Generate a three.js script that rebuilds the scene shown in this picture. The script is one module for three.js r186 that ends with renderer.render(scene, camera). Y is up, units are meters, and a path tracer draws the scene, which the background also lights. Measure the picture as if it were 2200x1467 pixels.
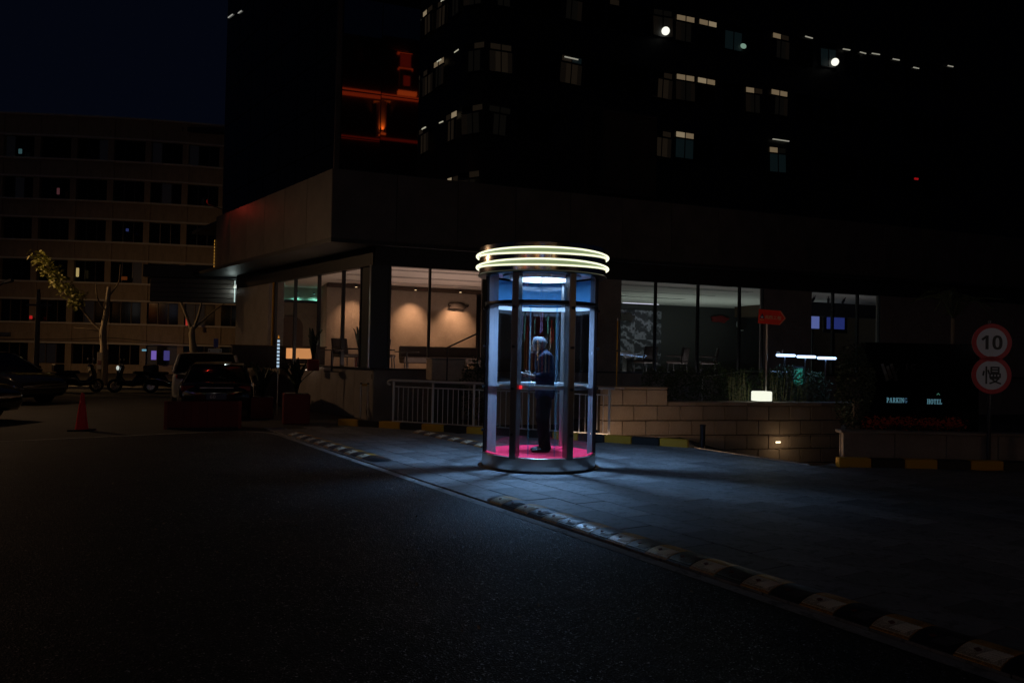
import * as THREE from 'three';
import { mergeGeometries, mergeVertices } from 'three/addons/utils/BufferGeometryUtils.js';
import { ConvexGeometry } from 'three/addons/geometries/ConvexGeometry.js';
import { TextGeometry } from 'three/addons/geometries/TextGeometry.js';
import { FontLoader } from 'three/addons/loaders/FontLoader.js';
import { MarchingCubes } from 'three/addons/objects/MarchingCubes.js';
import { RectAreaLightUniformsLib } from 'three/addons/lights/RectAreaLightUniformsLib.js';

// ------------------------------------------------------------------ camera, sky, moon, exposure
const scene = new THREE.Scene();
const D2R = Math.PI / 180;
const camera = new THREE.PerspectiveCamera(46.42, 1024 / 682, 0.05, 900);
camera.rotation.order = 'YXZ';
camera.position.set(0, 1.6, 0);
camera.rotation.set(1.04 * D2R, 0, 1.2 * D2R);          // hand-held: a little up, a little rolled
scene.add(camera);

const renderer = new THREE.WebGLRenderer({ antialias: true });
renderer.toneMapping = THREE.LinearToneMapping;
renderer.toneMappingExposure = 1;
renderer.shadowMap.enabled = true;

{ // a clear late-dusk sky, deep navy, a touch paler towards the horizon all round
  const w = 64, h = 64, d = new Float32Array(w * h * 4);
  for (let y = 0; y < h; y++) for (let x = 0; x < w; x++) {
    const el = Math.max(0, (y + .5) / h * 2 - 1), k = 1 - el, i = (y * w + x) * 4;
    d[i] = .0006 + .0004 * k; d[i + 1] = .0009 + .0008 * k; d[i + 2] = .0024 + .0022 * k; d[i + 3] = 1;
  }
  const t = new THREE.DataTexture(d, w, h, THREE.RGBAFormat, THREE.FloatType);
  t.mapping = THREE.EquirectangularReflectionMapping; t.magFilter = THREE.LinearFilter; t.needsUpdate = true;
  scene.background = t; scene.environment = t;
}
const moon = new THREE.DirectionalLight(new THREE.Color(1, .93, .85), .006);
moon.position.set(-30, 60, 40); moon.shadow.radius = 20;
moon.shadow.camera.left = moon.shadow.camera.bottom = -60; moon.shadow.camera.right = moon.shadow.camera.top = 60; moon.shadow.camera.far = 300;
scene.add(moon, moon.target);
RectAreaLightUniformsLib.init();

// ------------------------------------------------------------------ small tools
let seed = 20240611;
const rnd = () => { seed = (seed + 0x6D2B79F5) | 0; let t = Math.imul(seed ^ (seed >>> 15), 1 | seed); t = (t + Math.imul(t ^ (t >>> 7), 61 | t)) ^ t; return ((t ^ (t >>> 14)) >>> 0) / 4294967296; };
const rr = (a, b) => a + (b - a) * rnd();
const V = (x, y, z) => new THREE.Vector3(x, y, z);
const lin = (r, g, b) => new THREE.Color().setRGB(r, g, b);
const taken = {};
function numbered(n) { const k = taken[n] = (taken[n] ?? -1) + 1; return k ? n + '_' + String(k).padStart(3, '0') : n; }
function thing(name, label, category, [x, y, z] = [0, 0, 0], ry = 0, group) {
  const o = new THREE.Group(); o.name = numbered(name); o.position.set(x, y, z); o.rotation.y = ry;
  o.userData = { label, category }; if (group) o.userData.group = group; scene.add(o); return o;
}
function part(parent, name, geo, mat, p, r, s) {
  const m = new THREE.Mesh(geo, mat); m.name = name;
  if (p) m.position.set(...p); if (r) m.rotation.set(...r); if (s) m.scale.set(...s);
  parent.add(m); return m;
}
function solo(name, label, category, geo, mat, p, r, group) {
  const m = part(scene, numbered(name), geo, mat, p, r); m.userData = { label, category }; if (group) m.userData.group = group; return m;
}
function struct(name, geo, mat, p, r) { const m = part(scene, numbered(name), geo, mat, p, r); m.userData = { kind: 'structure' }; return m; }
function copyOf(o, label, [x, y, z], ry) {
  const c = o.clone(); c.name = numbered(o.name.replace(/_\d{3}$/, '')); c.userData = { ...o.userData, label }; c.position.set(x, y, z); c.rotation.y = ry; scene.add(c); return c;
}
// uv in metres from the side each face looks to
function uvm(g) {
  g = g.index ? g.toNonIndexed() : g; if (!g.attributes.normal) g.computeVertexNormals();
  const p = g.attributes.position, n = g.attributes.normal, u = new Float32Array(p.count * 2);
  for (let i = 0; i < p.count; i += 3) {
    let ax = 0, ay = 0, az = 0; for (let k = 0; k < 3; k++) { ax += Math.abs(n.getX(i + k)); ay += Math.abs(n.getY(i + k)); az += Math.abs(n.getZ(i + k)); }
    for (let k = 0; k < 3; k++) { const j = i + k, x = p.getX(j), y = p.getY(j), z = p.getZ(j);
      const [a, b] = ay > ax && ay > az ? [x, z] : ax > az ? [z, y] : [x, y]; u[j * 2] = a; u[j * 2 + 1] = b; }
  }
  g.setAttribute('uv', new THREE.BufferAttribute(u, 2)); return g;
}
const cache = {};
const memo = (k, f) => cache[k] ??= f();
const B = (w, h, d) => memo(`b${w.toFixed(3)},${h.toFixed(3)},${d.toFixed(3)}`, () => uvm(new THREE.BoxGeometry(w, h, d)));
const CB = (w, h, d, c = .006) => memo(`c${w.toFixed(3)},${h.toFixed(3)},${d.toFixed(3)},${c}`, () => {
  const pts = []; for (const x of [-1, 1]) for (const y of [-1, 1]) for (const z of [-1, 1]) {
    const a = x * w / 2, b = y * h / 2, e = z * d / 2; pts.push(V(a - x * c, b - y * c, e), V(a - x * c, b, e - z * c), V(a, b - y * c, e - z * c)); }
  return uvm(new ConvexGeometry(pts));
});
const CY = (r, h, n = 20, r2 = r) => memo(`y${r},${h},${n},${r2}`, () => new THREE.CylinderGeometry(r2, r, h, n));
function shifted(g, x = 0, y = 0, z = 0, rx = 0, ry = 0, rz = 0) {
  const c = g.clone(); c.applyMatrix4(new THREE.Matrix4().compose(V(x, y, z), new THREE.Quaternion().setFromEuler(new THREE.Euler(rx, ry, rz)), V(1, 1, 1))); return c;
}
const flat = g => { const c = g.index ? g.toNonIndexed() : g.clone(); for (const k of Object.keys(c.attributes)) if (!['position', 'normal', 'uv'].includes(k)) c.deleteAttribute(k); return c; };
const merge = list => mergeGeometries(list.map(flat));
const bar = (a, b, r, n = 8, r2 = r) => { // a round bar between two points
  const d = b.clone().sub(a), g = new THREE.CylinderGeometry(r2, r, d.length(), n);
  g.applyMatrix4(new THREE.Matrix4().compose(a.clone().add(b).multiplyScalar(.5), new THREE.Quaternion().setFromUnitVectors(V(0, 1, 0), d.normalize()), V(1, 1, 1))); return g;
};
const tube = (pts, r, n = 24, m = 8, closed = false) => new THREE.TubeGeometry(new THREE.CatmullRomCurve3(pts, closed), n, r, m, closed);
function loft(rings, close = true) {
  const pos = [], idx = [], n = rings[0].length;
  for (const r of rings) for (const p of r) pos.push(p.x, p.y, p.z);
  for (let i = 0; i < rings.length - 1; i++) for (let j = 0; j < n; j++) { const k = (j + 1) % n, a = i * n + j, b = i * n + k, c = a + n, d = b + n; idx.push(a, b, c, b, d, c); }
  if (close) for (const i of [0, rings.length - 1]) { const c = pos.length / 3, m = rings[i].reduce((s, p) => s.add(p), V(0, 0, 0)).divideScalar(n); pos.push(m.x, m.y, m.z);
    for (let j = 0; j < n; j++) { const a = i * n + j, b = i * n + (j + 1) % n; i ? idx.push(a, b, c) : idx.push(b, a, c); } }
  const g = new THREE.BufferGeometry(); g.setAttribute('position', new THREE.Float32BufferAttribute(pos, 3)); g.setIndex(idx); g.computeVertexNormals();
  g.setAttribute('uv', new THREE.Float32BufferAttribute(new Float32Array(pos.length / 3 * 2), 2)); return g;
}
const sheet = (pts, y, holes = []) => { // flat polygon on the ground, points are [x, z], uv in metres
  const s = new THREE.Shape(pts.map(([x, z]) => new THREE.Vector2(x, -z)));
  for (const h of holes) s.holes.push(new THREE.Path(h.map(([x, z]) => new THREE.Vector2(x, -z))));
  const g = new THREE.ShapeGeometry(s); g.rotateX(-Math.PI / 2); g.translate(0, y, 0); return g;
};

// ------------------------------------------------------------------ textures
function noiseField(n, cell, sd) { // tileable value noise
  const c = Math.max(1, Math.round(n / cell)), g = new Float32Array(c * c), keep = seed; seed = sd; for (let i = 0; i < g.length; i++) g[i] = rnd(); seed = keep;
  const out = new Float32Array(n * n), f = c / n;
  for (let y = 0; y < n; y++) { const fy = y * f, y0 = Math.floor(fy), ty = fy - y0, sy = ty * ty * (3 - 2 * ty), r0 = (y0 % c) * c, r1 = ((y0 + 1) % c) * c;
    for (let x = 0; x < n; x++) { const fx = x * f, x0 = Math.floor(fx), tx = fx - x0, sx = tx * tx * (3 - 2 * tx), a = x0 % c, b = (x0 + 1) % c;
      out[y * n + x] = (g[r0 + a] * (1 - sx) + g[r0 + b] * sx) * (1 - sy) + (g[r1 + a] * (1 - sx) + g[r1 + b] * sx) * sy; } }
  return out;
}
function fbm(n, cells, sd) { const out = new Float32Array(n * n); let tot = 0; cells.forEach(([c, a], k) => { const f = noiseField(n, c, sd + k * 977); tot += a; for (let i = 0; i < out.length; i++) out[i] += f[i] * a; }); for (let i = 0; i < out.length; i++) out[i] /= tot; return out; }
function tex(n, metres, fn, srgb = false) { // fn(i, x, y) -> [r, g, b] 0..1
  const d = new Uint8Array(n * n * 4);
  for (let i = 0; i < n * n; i++) { const c = fn(i, i % n, (i / n) | 0); for (let k = 0; k < 3; k++) d[i * 4 + k] = Math.max(0, Math.min(255, c[k] * 255)); d[i * 4 + 3] = 255; }
  const t = new THREE.DataTexture(d, n, n); t.wrapS = t.wrapT = THREE.RepeatWrapping; t.magFilter = THREE.LinearFilter; t.minFilter = THREE.LinearMipmapLinearFilter; t.generateMipmaps = true;
  if (srgb) t.colorSpace = THREE.SRGBColorSpace; t.repeat.set(1 / metres, 1 / metres); t.needsUpdate = true; return t;
}
const S = v => v <= .0031308 ? v * 12.92 : 1.055 * Math.pow(v, 1 / 2.4) - .055;
const grey = (v, t = [1, 1, 1]) => [S(v * t[0]), S(v * t[1]), S(v * t[2])];
const N1 = 1024, N2 = 512;
const chips = fbm(N1, [[3, 1], [8, .3]], 11), patch = fbm(N1, [[260, 1], [90, .6], [30, .4]], 31), fine = fbm(N1, [[2, 1], [5, .8], [14, .5]], 51), stain = fbm(N1, [[60, 1], [22, .8], [8, .4]], 91);
const T = {
  asphalt: tex(N1, 2.2, i => { const c = chips[i]; let v = .012 + .010 * (c - .5) + .012 * (patch[i] - .5); if (c > .77) v += .6 * (c - .77) / .1; return grey(v, [1, 1, 1.02]); }, true),
  asphaltB: tex(N1, 2.2, i => { const c = chips[i]; return [c, c, c]; }),
  asphaltR: tex(N1, 2.2, i => { const c = chips[i], v = .62 - 1.9 * Math.max(0, c - .62) - .12 * (patch[i] - .5); return [v, v, v]; }),
  paver: tex(N1, 1.7, i => { const st = Math.max(0, Math.min(1, (stain[i] - .6) * 7)); return grey((.235 + .16 * (fine[i] - .5) + .2 * (patch[i] - .5)) * (1 - .5 * st), [1, 1, 1]); }, true),
  paverB: tex(N1, 1.7, i => { const v = fine[i] * .6 + .4 * chips[i]; return [v, v, v]; }),
  stone: tex(N1, 1.3, i => grey(.31 + .22 * (fine[i] - .5) + .14 * (patch[i] - .5), [1, .84, .72]), true),
  plaster: tex(N2, 1.9, (i, x, y) => { const j = (y * 2) * N1 + x * 2; return grey(.30 + .1 * (fine[j] - .5) + .14 * (patch[j] - .5), [1, .82, .69]); }, true),
  concrete: tex(N2, 2.3, (i, x, y) => { const j = (y * 2) * N1 + x * 2; return grey(.26 + .1 * (fine[j] - .5) + .22 * (patch[j] - .5), [1, .98, .94]); }, true),
  metalR: tex(N2, .6, (i, x, y) => { const v = .26 + .12 * (fine[(y % N1) * N1 + 7] - .5) + .05 * (patch[(y * 2) * N1 + x * 2] - .5); return [v, v, v]; }),
};
const streak = (() => { const a = fbm(N2, [[3, 1], [9, .8], [40, .9]], 71), t = tex(N2, 2.4, (i, x, y) => { const j = (((y * .08) | 0) * N2 + x), v = .30 + .16 * (a[j] - .5); return grey(v, [1, .8, .6]); }, true); return t; })();

// ------------------------------------------------------------------ materials
const mat = (r, g, b, rough = .7, metal = 0, o = {}) => new THREE.MeshPhysicalMaterial({ color: lin(r, g, b), roughness: rough, metalness: metal, side: THREE.DoubleSide, ...o });
const glow = (r, g, b, base = .02) => new THREE.MeshStandardMaterial({ color: lin(base, base, base), emissive: lin(r, g, b), emissiveIntensity: 1, roughness: .5, side: THREE.DoubleSide });
const glass = (r = .9, g = .95, b = .95, rough = 0, o = {}) => new THREE.MeshPhysicalMaterial({ color: lin(r, g, b), roughness: rough, metalness: 0, transmission: 1, thickness: 0, ior: 1.5, side: THREE.DoubleSide, ...o });
const M = {
  asphalt: mat(1, 1, 1, 1, 0, { map: T.asphalt, roughnessMap: T.asphaltR, bumpMap: T.asphaltB, bumpScale: .007, specularIntensity: .75 }),
  street: mat(.55, .55, .55, .9, 0, { map: T.asphalt, bumpMap: T.asphaltB, bumpScale: .004 }),
  apron: mat(.15, .14, .125, .85, 0, { map: T.concrete, bumpMap: T.paverB, bumpScale: .002 }),
  grout: mat(.05, .05, .05, .95),
  paver: [.62, .8, .95].map(k => mat(k, k, k * 1.02, .62, 0, { map: T.paver, bumpMap: T.paverB, bumpScale: .0022 })),
  strip: mat(1.25, 1.22, 1.15, .8, 0, { map: T.paver, bumpMap: T.paverB, bumpScale: .002 }),
  stone: [.92, 1, 1.1].map(k => mat(k, k, k, .75, 0, { map: T.stone, bumpMap: T.paverB, bumpScale: .003 })),
  mortar: mat(.06, .05, .045, .95),
  granite: mat(.75, .78, .8, .55, 0, { map: T.stone }),
  fascia: mat(.27, .225, .2, .5, 0, { map: T.concrete, bumpMap: T.paverB, bumpScale: .001 }),
  plaster: mat(1.15, 1.1, 1, .85, 0, { map: T.plaster, bumpMap: T.paverB, bumpScale: .002 }),
  brown: mat(1, 1, 1, .85, 0, { map: streak, bumpMap: T.paverB, bumpScale: .004 }),
  ledge: mat(.55, .52, .48, .8, 0, { map: null }),
  steel: mat(.62, .62, .63, 1, 1, { roughnessMap: T.metalR }),
  polish: mat(.68, .66, .63, .14, 1, { anisotropy: .7, anisotropyRotation: 0 }),
  brushed: mat(.6, .58, .55, .3, 1, { anisotropy: .6 }),
  satin: mat(.62, .62, .62, .42, .55),
  smoke: mat(.22, .21, .2, .33, 1, { anisotropy: .6 }),
  darkmetal: mat(.06, .06, .065, .35, .9),
  black: mat(.012, .012, .013, .5),
  blackgloss: mat(.01, .01, .011, .12, 0, { clearcoat: 1, clearcoatRoughness: .04 }),
  rubber: mat(.02, .02, .02, .75),
  pane: glass(.93, .96, .96), paneDark: glass(.55, .6, .62), booth: glass(.93, .97, 1, 0, { ior: 1.7 }),
  mirrorglass: mat(.30, .31, .33, .02, 1),
  blackglass: mat(.005, .005, .006, .08, 0, { specularIntensity: .35 }),
  pink: mat(.85, .005, .06, .9, 0, { bumpMap: T.paverB, bumpScale: .002 }),
  white: mat(.75, .75, .76, .5), cream: mat(.6, .5, .4, .9), ceiling: mat(.68, .62, .57, .9),
  yellow: mat(.62, .33, .02, .6, 0, { bumpMap: T.paverB, bumpScale: .003 }),
  humpY: mat(.72, .36, .04, .42, 0), humpK: mat(.022, .022, .024, .38, 0),
  humpW: mat(.85, .75, .55, .3), humpR: mat(.85, .8, .66, .3), humpG: mat(.09, .09, .095, .35), bolt: mat(.14, .02, .012, .5),
  orange: mat(.72, .16, .02, .5), red: mat(.62, .012, .01, .45), maroon: mat(.19, .018, .016, .6),
  wood: mat(.06, .035, .02, .6), darkwood: mat(.025, .016, .012, .6),
  leaf: mat(.05, .085, .025, .7, 0, { transmission: .3, thickness: 0 }), leafY: mat(.24, .26, .03, .6, 0, { transmission: .3, thickness: 0 }), leafD: mat(.022, .04, .02, .6),
  bark: mat(.42, .37, .28, .9, 0, { bumpMap: T.paverB, bumpScale: .01 }), bark2: mat(.2, .17, .13, .9),
  greenblack: mat(.03, .036, .034, .4),
};
{ // scuffed paint of the rubber hump pieces
  for (const m of [M.humpY, M.humpK]) { m.bumpMap = T.paverB; m.bumpScale = .002; }
  M.humpY.map = M.humpW.map = tex(N2, .9, (i, x, y) => { const j = (y * 2) * N1 + x * 2, w = Math.max(0, Math.min(1, (patch[j] * .5 + fine[j] * .5 - .42) * 9)); return [S(.3 + .7 * w), S(.28 + .72 * w), S(.25 + .75 * w)]; }, true);
}

// ------------------------------------------------------------------ frames of reference on the ground
// forecourt: u runs along the asphalt edge towards the lens, v away from the road
const UA = Math.atan2(-.848, .53), FO = [-.48, -8.79];
const fw = (u, v, y = 0) => [FO[0] + .53 * u + .848 * v, y, FO[1] + .848 * u - .53 * v];
const f2 = (u, v) => { const p = fw(u, v); return [p[0], p[2]]; };
// hotel: s runs along the main glass front, n out of it
const HA = 21 * D2R, C0 = [-3.256, -18.88], hc = Math.cos(HA), hs = Math.sin(HA);
const hw = (s, y, n) => [C0[0] + s * hc + n * hs, y, C0[1] - s * hs + n * hc];
const hl2 = (s, n) => { const p = hw(s, 0, n); return [p[0], p[2]]; };
// side front of the hotel in the hotel's own axes: t runs back along it, m out of it
const LA = Math.atan2(.962, -.274);
const lp = (t, m) => [-.274 * t - .962 * m, -.962 * t + .274 * m];

// ================================================================== GROUND
const rampHole = [[3.42, -14.42], f2(-.25, 6.12), [4.75, -12.36], [11.6, -12.36], [11.6, -18.6], [3.5, -16.4]];
struct('ground', sheet([[-400, -600], [400, -600], [400, 250], [-400, 250]], 0, [rampHole]), M.apron);
{ // asphalt wedge with its rounded corner
  const c = [-5.02, -15.95], a = f2(-7.4, 0), pts = [a];
  for (let k = 1; k < 8; k++) { const t = k / 8, q = [-5.75, -15.42]; pts.push([a[0] * (1 - t) ** 2 + 2 * t * (1 - t) * (c[0] + .06) + q[0] * t * t, a[1] * (1 - t) ** 2 + 2 * t * (1 - t) * (c[1] - .02) + q[1] * t * t]); }
  pts.push([-5.75, -15.42], [-8.41, -13.15], [-48, 20.6], [-48, 60], f2(70, 0));
  struct('asphalt_road', sheet(pts, .004), M.asphalt);
  // pale concrete strip that edges it
  const w = .11, line = [f2(70, 0), f2(0, 0), ...pts.slice(0, -5).reverse().slice(0, 0), ...pts.slice(0, 8), [-5.75, -15.42], [-8.41, -13.15], [-30, 5.25]];
  const g = []; const outer = line.map((p, i) => { const q = line[Math.min(i + 1, line.length - 1)], o = line[Math.max(i - 1, 0)], dx = q[0] - o[0], dz = q[1] - o[1], l = Math.hypot(dx, dz); return [p[0] - dz / l * w, p[1] + dx / l * w]; });
  const pos = [], uv = []; const qd = (a, b, c, d) => { for (const p of [a, b, c, a, c, d]) { pos.push(p[0], .008, p[1]); uv.push(p[0], p[1]); } };
  for (let i = 0; i < line.length - 1; i++) qd(line[i], line[i + 1], outer[i + 1], outer[i]);
  const s = new THREE.BufferGeometry(); s.setAttribute('position', new THREE.Float32BufferAttribute(pos, 3)); s.setAttribute('uv', new THREE.Float32BufferAttribute(uv, 2)); s.computeVertexNormals();
  struct('edge_strip', s, M.strip);
}
struct('street', sheet([[-60, -22.2], [-10.9, -25.2], [-10.9, -30.6], [-60, -29.2]], .004), M.street);
{ // far pavement with its kerb along the street
  const p = thing('far_kerb', 'long low pale kerb along the far side of the street', 'kerb', [0, 0, 0]);
  for (let k = 0; k < 30; k++) part(p, 'kerb_stone', CB(1.18, .13, .16, .015), M.strip, [-45 + k * 1.2, .05, -29.45 - k * .034], [0, 1.6 * D2R, 0]);
}
{ // forecourt paving: separate slabs on a dark bed
  const bed = struct('forecourt_paving', sheet([f2(9, .12), f2(9, 12), f2(-.25, 12), f2(-.25, 6.1), f2(-2.7, 6.1), f2(-2.9, 5.9), [1.9, -15.3], [-2.6, -17.0], [-3.7, -17.9], f2(-8.3, .12)], .004), M.grout);
  const g = [CB(.792, .022, .392, .004)]; let n = 0;
  const kx = .918, kz = .397;
  for (let j = 0; j < 15; j++) for (let i = 0; i < 26; i++) {
    const v = .12 + .2 + j * .4, u = -9.2 + (j % 2) * .4 + i * .8; if (u > 6.2) continue;
    const [x, , z] = fw(u, v); const behind = (x + 2.5) * -kz + (z + 16.84) * kx; // beyond the striped kerb
    if (behind < -.12 || u < -8.4 || (n > 296)) continue;
    const m = part(bed, 'paving_slab', g[0], M.paver[(rnd() * 3) | 0], [x, .012 + rr(-.0018, .0018), z], [rr(-.002, .002), UA, rr(-.002, .002)]); n++;
  }
  // the darker right half, beyond the ramp edge
  const rest = []; for (let j = 15; j < 26; j++) for (let i = 0; i < 12; i++) { const v = .32 + j * .4, u = -.25 + .45 + (j % 2) * .4 + i * .8; const [x, , z] = fw(u, v); if (z > -12.3) rest.push(shifted(g[0], x, .012 + rr(-.0018, .0018), z, 0, UA, 0)); }
  const r = part(bed, 'paving_slabs', merge(rest), M.paver[0]); r.userData = { kind: 'stuff' };
}
{ // ramp down to the car park, its metal edge, its far cheek
  const pos = [], q = [[3.42, 0, -14.42], [4.75, -.02, -12.36], [11.6, -2.3, -12.36], [11.6, -2.3, -18.8], [3.5, 0, -16.6]];
  const g = new THREE.BufferGeometry(); for (const [a, b, c] of [[0, 1, 2], [0, 2, 3], [0, 3, 4]]) for (const k of [a, b, c]) pos.push(...q[k]);
  g.setAttribute('position', new THREE.Float32BufferAttribute(pos, 3)); g.computeVertexNormals(); struct('ramp', uvm(g), M.street);
  const e = f2(-2.62, 6.1), f = f2(-.2, 6.1), o = fw(-1.4, 6.17, -.1);
  const strip = (label, p, ry, w, k, tilt) => { const t = thing('edge_light', label, 'light', p, ry); part(t, 'lamp_strip', B(w, .03, .02), glow(.9, .55, .28)); part(t, 'channel', B(w + .04, .05, .02), M.darkmetal, [0, 0, .022]);
    const l = new THREE.RectAreaLight(lin(1, .62, .36), k, w, .04); l.name = 'lamp_strip_light'; l.position.set(0, 0, -.02); l.rotation.x = tilt; t.add(l); };
  strip('warm light strip under the ramp edge, facing the sandstone wall', o, UA, 2.2, 36, 0);
  strip('warm light strip behind the striped kerb, facing the sandstone wall', [2.1, .07, -15.02], Math.atan2(-.397, .918), 2.4, 17, 0);
  solo('ramp_edge_trim', 'thin pale metal edging along the ramp side of the paving', 'trim', bar(V(e[0], .03, e[1]), V(f[0], .03, f[1]), .018, 8), M.brushed);
}

// ------------------------------------------------------------------ speed humps
function hump(label, u0, n, v, cat = 'speed hump') {
  const t = thing('speed_hump', label, cat, fw(u0, v, .02), UA, 'striped rubber speed humps');
  const sh = new THREE.Shape(); const W = .36, H = .052; sh.moveTo(-W / 2, 0); sh.lineTo(-W / 2, .008); for (let k = 1; k < 8; k++) { const a = k / 8; sh.lineTo(-W / 2 + W * a, .008 + (H - .008) * Math.sin(Math.PI * a) ** .7); } sh.lineTo(W / 2, .008); sh.lineTo(W / 2, 0);
  const g = memo('hump', () => { const e = new THREE.ExtrudeGeometry(sh, { depth: .246, bevelEnabled: false, steps: 1 }); e.rotateY(Math.PI / 2); return e; });
  const cap = memo('humpcap', () => { const p = []; for (let k = 0; k <= 6; k++) { const a = k / 6; p.push(new THREE.Vector2(W / 2 * (1 - a), .008 + (H - .008) * Math.sin(Math.PI * (.5 * a)) ** .7)); } const e = new THREE.LatheGeometry(p, 12, 0, Math.PI); return e; });
  part(t, 'end_cap', cap, M.humpK, [0, 0, 0], [0, Math.PI, 0]);
  for (let i = 0; i < n; i++) {
    const s = part(t, 'hump_segment', g, i % 2 ? M.humpK : M.humpY, [i * .25, 0, 0]);
    const near = memo('humpnear', () => { const q = new THREE.Shape(), P = []; for (let k = 0; k <= 5; k++) { const z = .03 + k * .027, a = .5 + z / W; P.push([z, .0095 + (H - .008) * Math.sin(Math.PI * a) ** .7]); } q.moveTo(-P[0][0], P[0][1]); P.slice(1).forEach(p => q.lineTo(-p[0], p[1])); P.slice().reverse().forEach(p => q.lineTo(-p[0], p[1] - .004)); const e = new THREE.ExtrudeGeometry(q, { depth: .236, bevelEnabled: false }); e.rotateY(Math.PI / 2); e.translate(.005, 0, 0); return e; });
    part(s, 'worn_face', near, i % 2 ? M.humpK : M.humpW);
    const ribs = memo('humpribs', () => { const out = []; for (let k = 0; k < 6; k++) for (let j = 0; j < 3; j++) { const x = .15 + k * .017 - j * .016, z = .062 + j * .034, a = .5 + z / W, y = .0105 + (H - .008) * Math.sin(Math.PI * a) ** .7; if (x > .01 && x < .236) out.push(shifted(B(.0085, .006, .042), x, y, z, .16 + j * .12, -.44, 0)); } return merge(out); });
    part(s, 'ribs', ribs, i % 2 ? M.humpG : M.humpR);
    part(s, 'bolt', CY(.02, .012, 4), M.bolt, [.085, .043, .09], [.2, .3, 0]);
    
  }
  part(t, 'end_cap', cap, M.humpK, [n * .25, 0, 0]);
}
hump('long yellow and black speed hump in front of the glass booth', .3, 26, .31);
hump('yellow and black speed hump by the corner of the road, left of the booth', -7.25, 16, .34);
hump('short yellow and black speed hump behind the booth, by the railing', -6.9, 13, 2.75);

// ------------------------------------------------------------------ striped kerbs
function stripedKerb(label, [x, z], dx, dz, n, firstYellow, L = .5, skip = []) {
  const t = thing('striped_kerb', label, 'kerb', [x, 0, z], Math.atan2(-dz, dx), 'yellow and black painted kerbs');
  for (let i = 0; i < n; i++) part(t, 'kerb_block', CB(L - .008, .15, .15, .014), ((i % 2 === 0) === firstYellow) ? M.yellow : M.black, [L * (i + .5), .085, rr(-.004, .004)], [0, rr(-.01, .01), 0]);
}
stripedKerb('yellow and black kerb in front of the steel railing', [-3.72, -17.36], .918, .397, 8, true, .52);
stripedKerb('yellow and black kerb before the sandstone wall, right of the booth', [.36, -15.6], .918, .397, 6, false, .52);
stripedKerb('yellow and black kerb at the foot of the grey planter wall', [5.0, -12.17], 1, .006, 8, true, .5);

// ------------------------------------------------------------------ sandstone wall beside the ramp
{
  const A = Math.atan2(.27, .963), t = thing('stone_wall', 'warm sandstone block wall above the ramp, right of the booth', 'wall', [1.83, 0, -16.0], A);
  part(t, 'core', B(6.3, 2.5, .3), M.mortar, [3.15, -.58, -.19]);
  part(t, 'core', B(1.39, .28, .3), M.mortar, [.7, .82, -.19]);
  const rows = [[.975, .65, 1.42], [.65, .345, 6.3], [.345, .04, 6.3], [.04, -.265, 6.3], [-.265, -.57, 6.3], [-.57, -.875, 6.3], [-.875, -1.18, 6.3]];
  rows.forEach(([top, bot, end], r) => {
    let s = r % 2 ? -.02 : -.02, first = r % 2 ? .18 : .45;
    while (s < end - .03) { const w = Math.min(first, end - s); first = .52;
      if (w > .05) part(t, 'stone_block', CB(w - .016, top - bot - .016, .12, .008), M.stone[(rnd() * 3) | 0], [s + w / 2, (top + bot) / 2, rr(-.003, .003)]); s += w; }
  });
  for (let k = 0; k < 3; k++) part(t, 'coping', CB(.466, .05, .4, .008), M.stone[1], [.235 + k * .47, 1.003, -.12]);
  for (let k = 0; k < 8; k++) part(t, 'coping', CB(.606, .075, .4, .008), M.stone[(k * 7) % 3], [1.43 + .305 + k * .61, .69, -.12]);
  const l = part(t, 'wall_lamp', CB(.13, .05, .03, .006), M.darkmetal, [4.02, -.12, .065]);
  part(l, 'lamp_lens', B(.115, .036, .006), glow(2.6, 2.1, 1.3), [0, 0, .017]);
  const s = new THREE.PointLight(lin(1, .66, .34), .1, 0, 2); s.position.set(4.02, -.14, .36); t.add(s); s.name = 'wall_lamp_light';
}
solo('bollard', 'short black bollard where the striped kerb ends at the ramp', 'bollard', merge([CY(.05, .42, 14), shifted(CY(.056, .03, 14), 0, .215, 0)]), M.darkmetal, [3.46, .21, -14.32]);

// ------------------------------------------------------------------ steel railing
{
  const t = thing('railing', 'stainless steel railing with upright bars behind the booth', 'railing', [-2.52, 0, -17.12], Math.atan2(-.397, .918));
  const n = 5, L = .96;
  for (let i = 0; i <= n; i++) { const p = part(t, 'post', CY(.026, 1.0, 12), M.satin, [i * L, .5, 0]); part(p, 'base_flange', CY(.055, .015, 12), M.satin, [0, -.49, 0]); }
  part(t, 'top_rail', bar(V(-.08, 1.02, 0), V(n * L + .1, 1.02, 0), .026, 12), M.satin);
  part(t, 'end_scroll', tube([V(-.08, 1.02, 0), V(-.14, .995, 0), V(-.15, .95, 0), V(-.09, .93, 0)], .024, 12, 8), M.satin);
  part(t, 'upper_rail', bar(V(0, .89, 0), V(n * L, .89, 0), .014, 8), M.satin);
  part(t, 'lower_rail', bar(V(0, .15, 0), V(n * L, .15, 0), .014, 8), M.satin);
  const bg = CY(.009, .74, 8); for (let i = 0; i < n; i++) for (let k = 1; k < 8; k++) part(t, 'baluster', bg, M.satin, [i * L + k * L / 8, .52, 0]);
}

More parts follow.
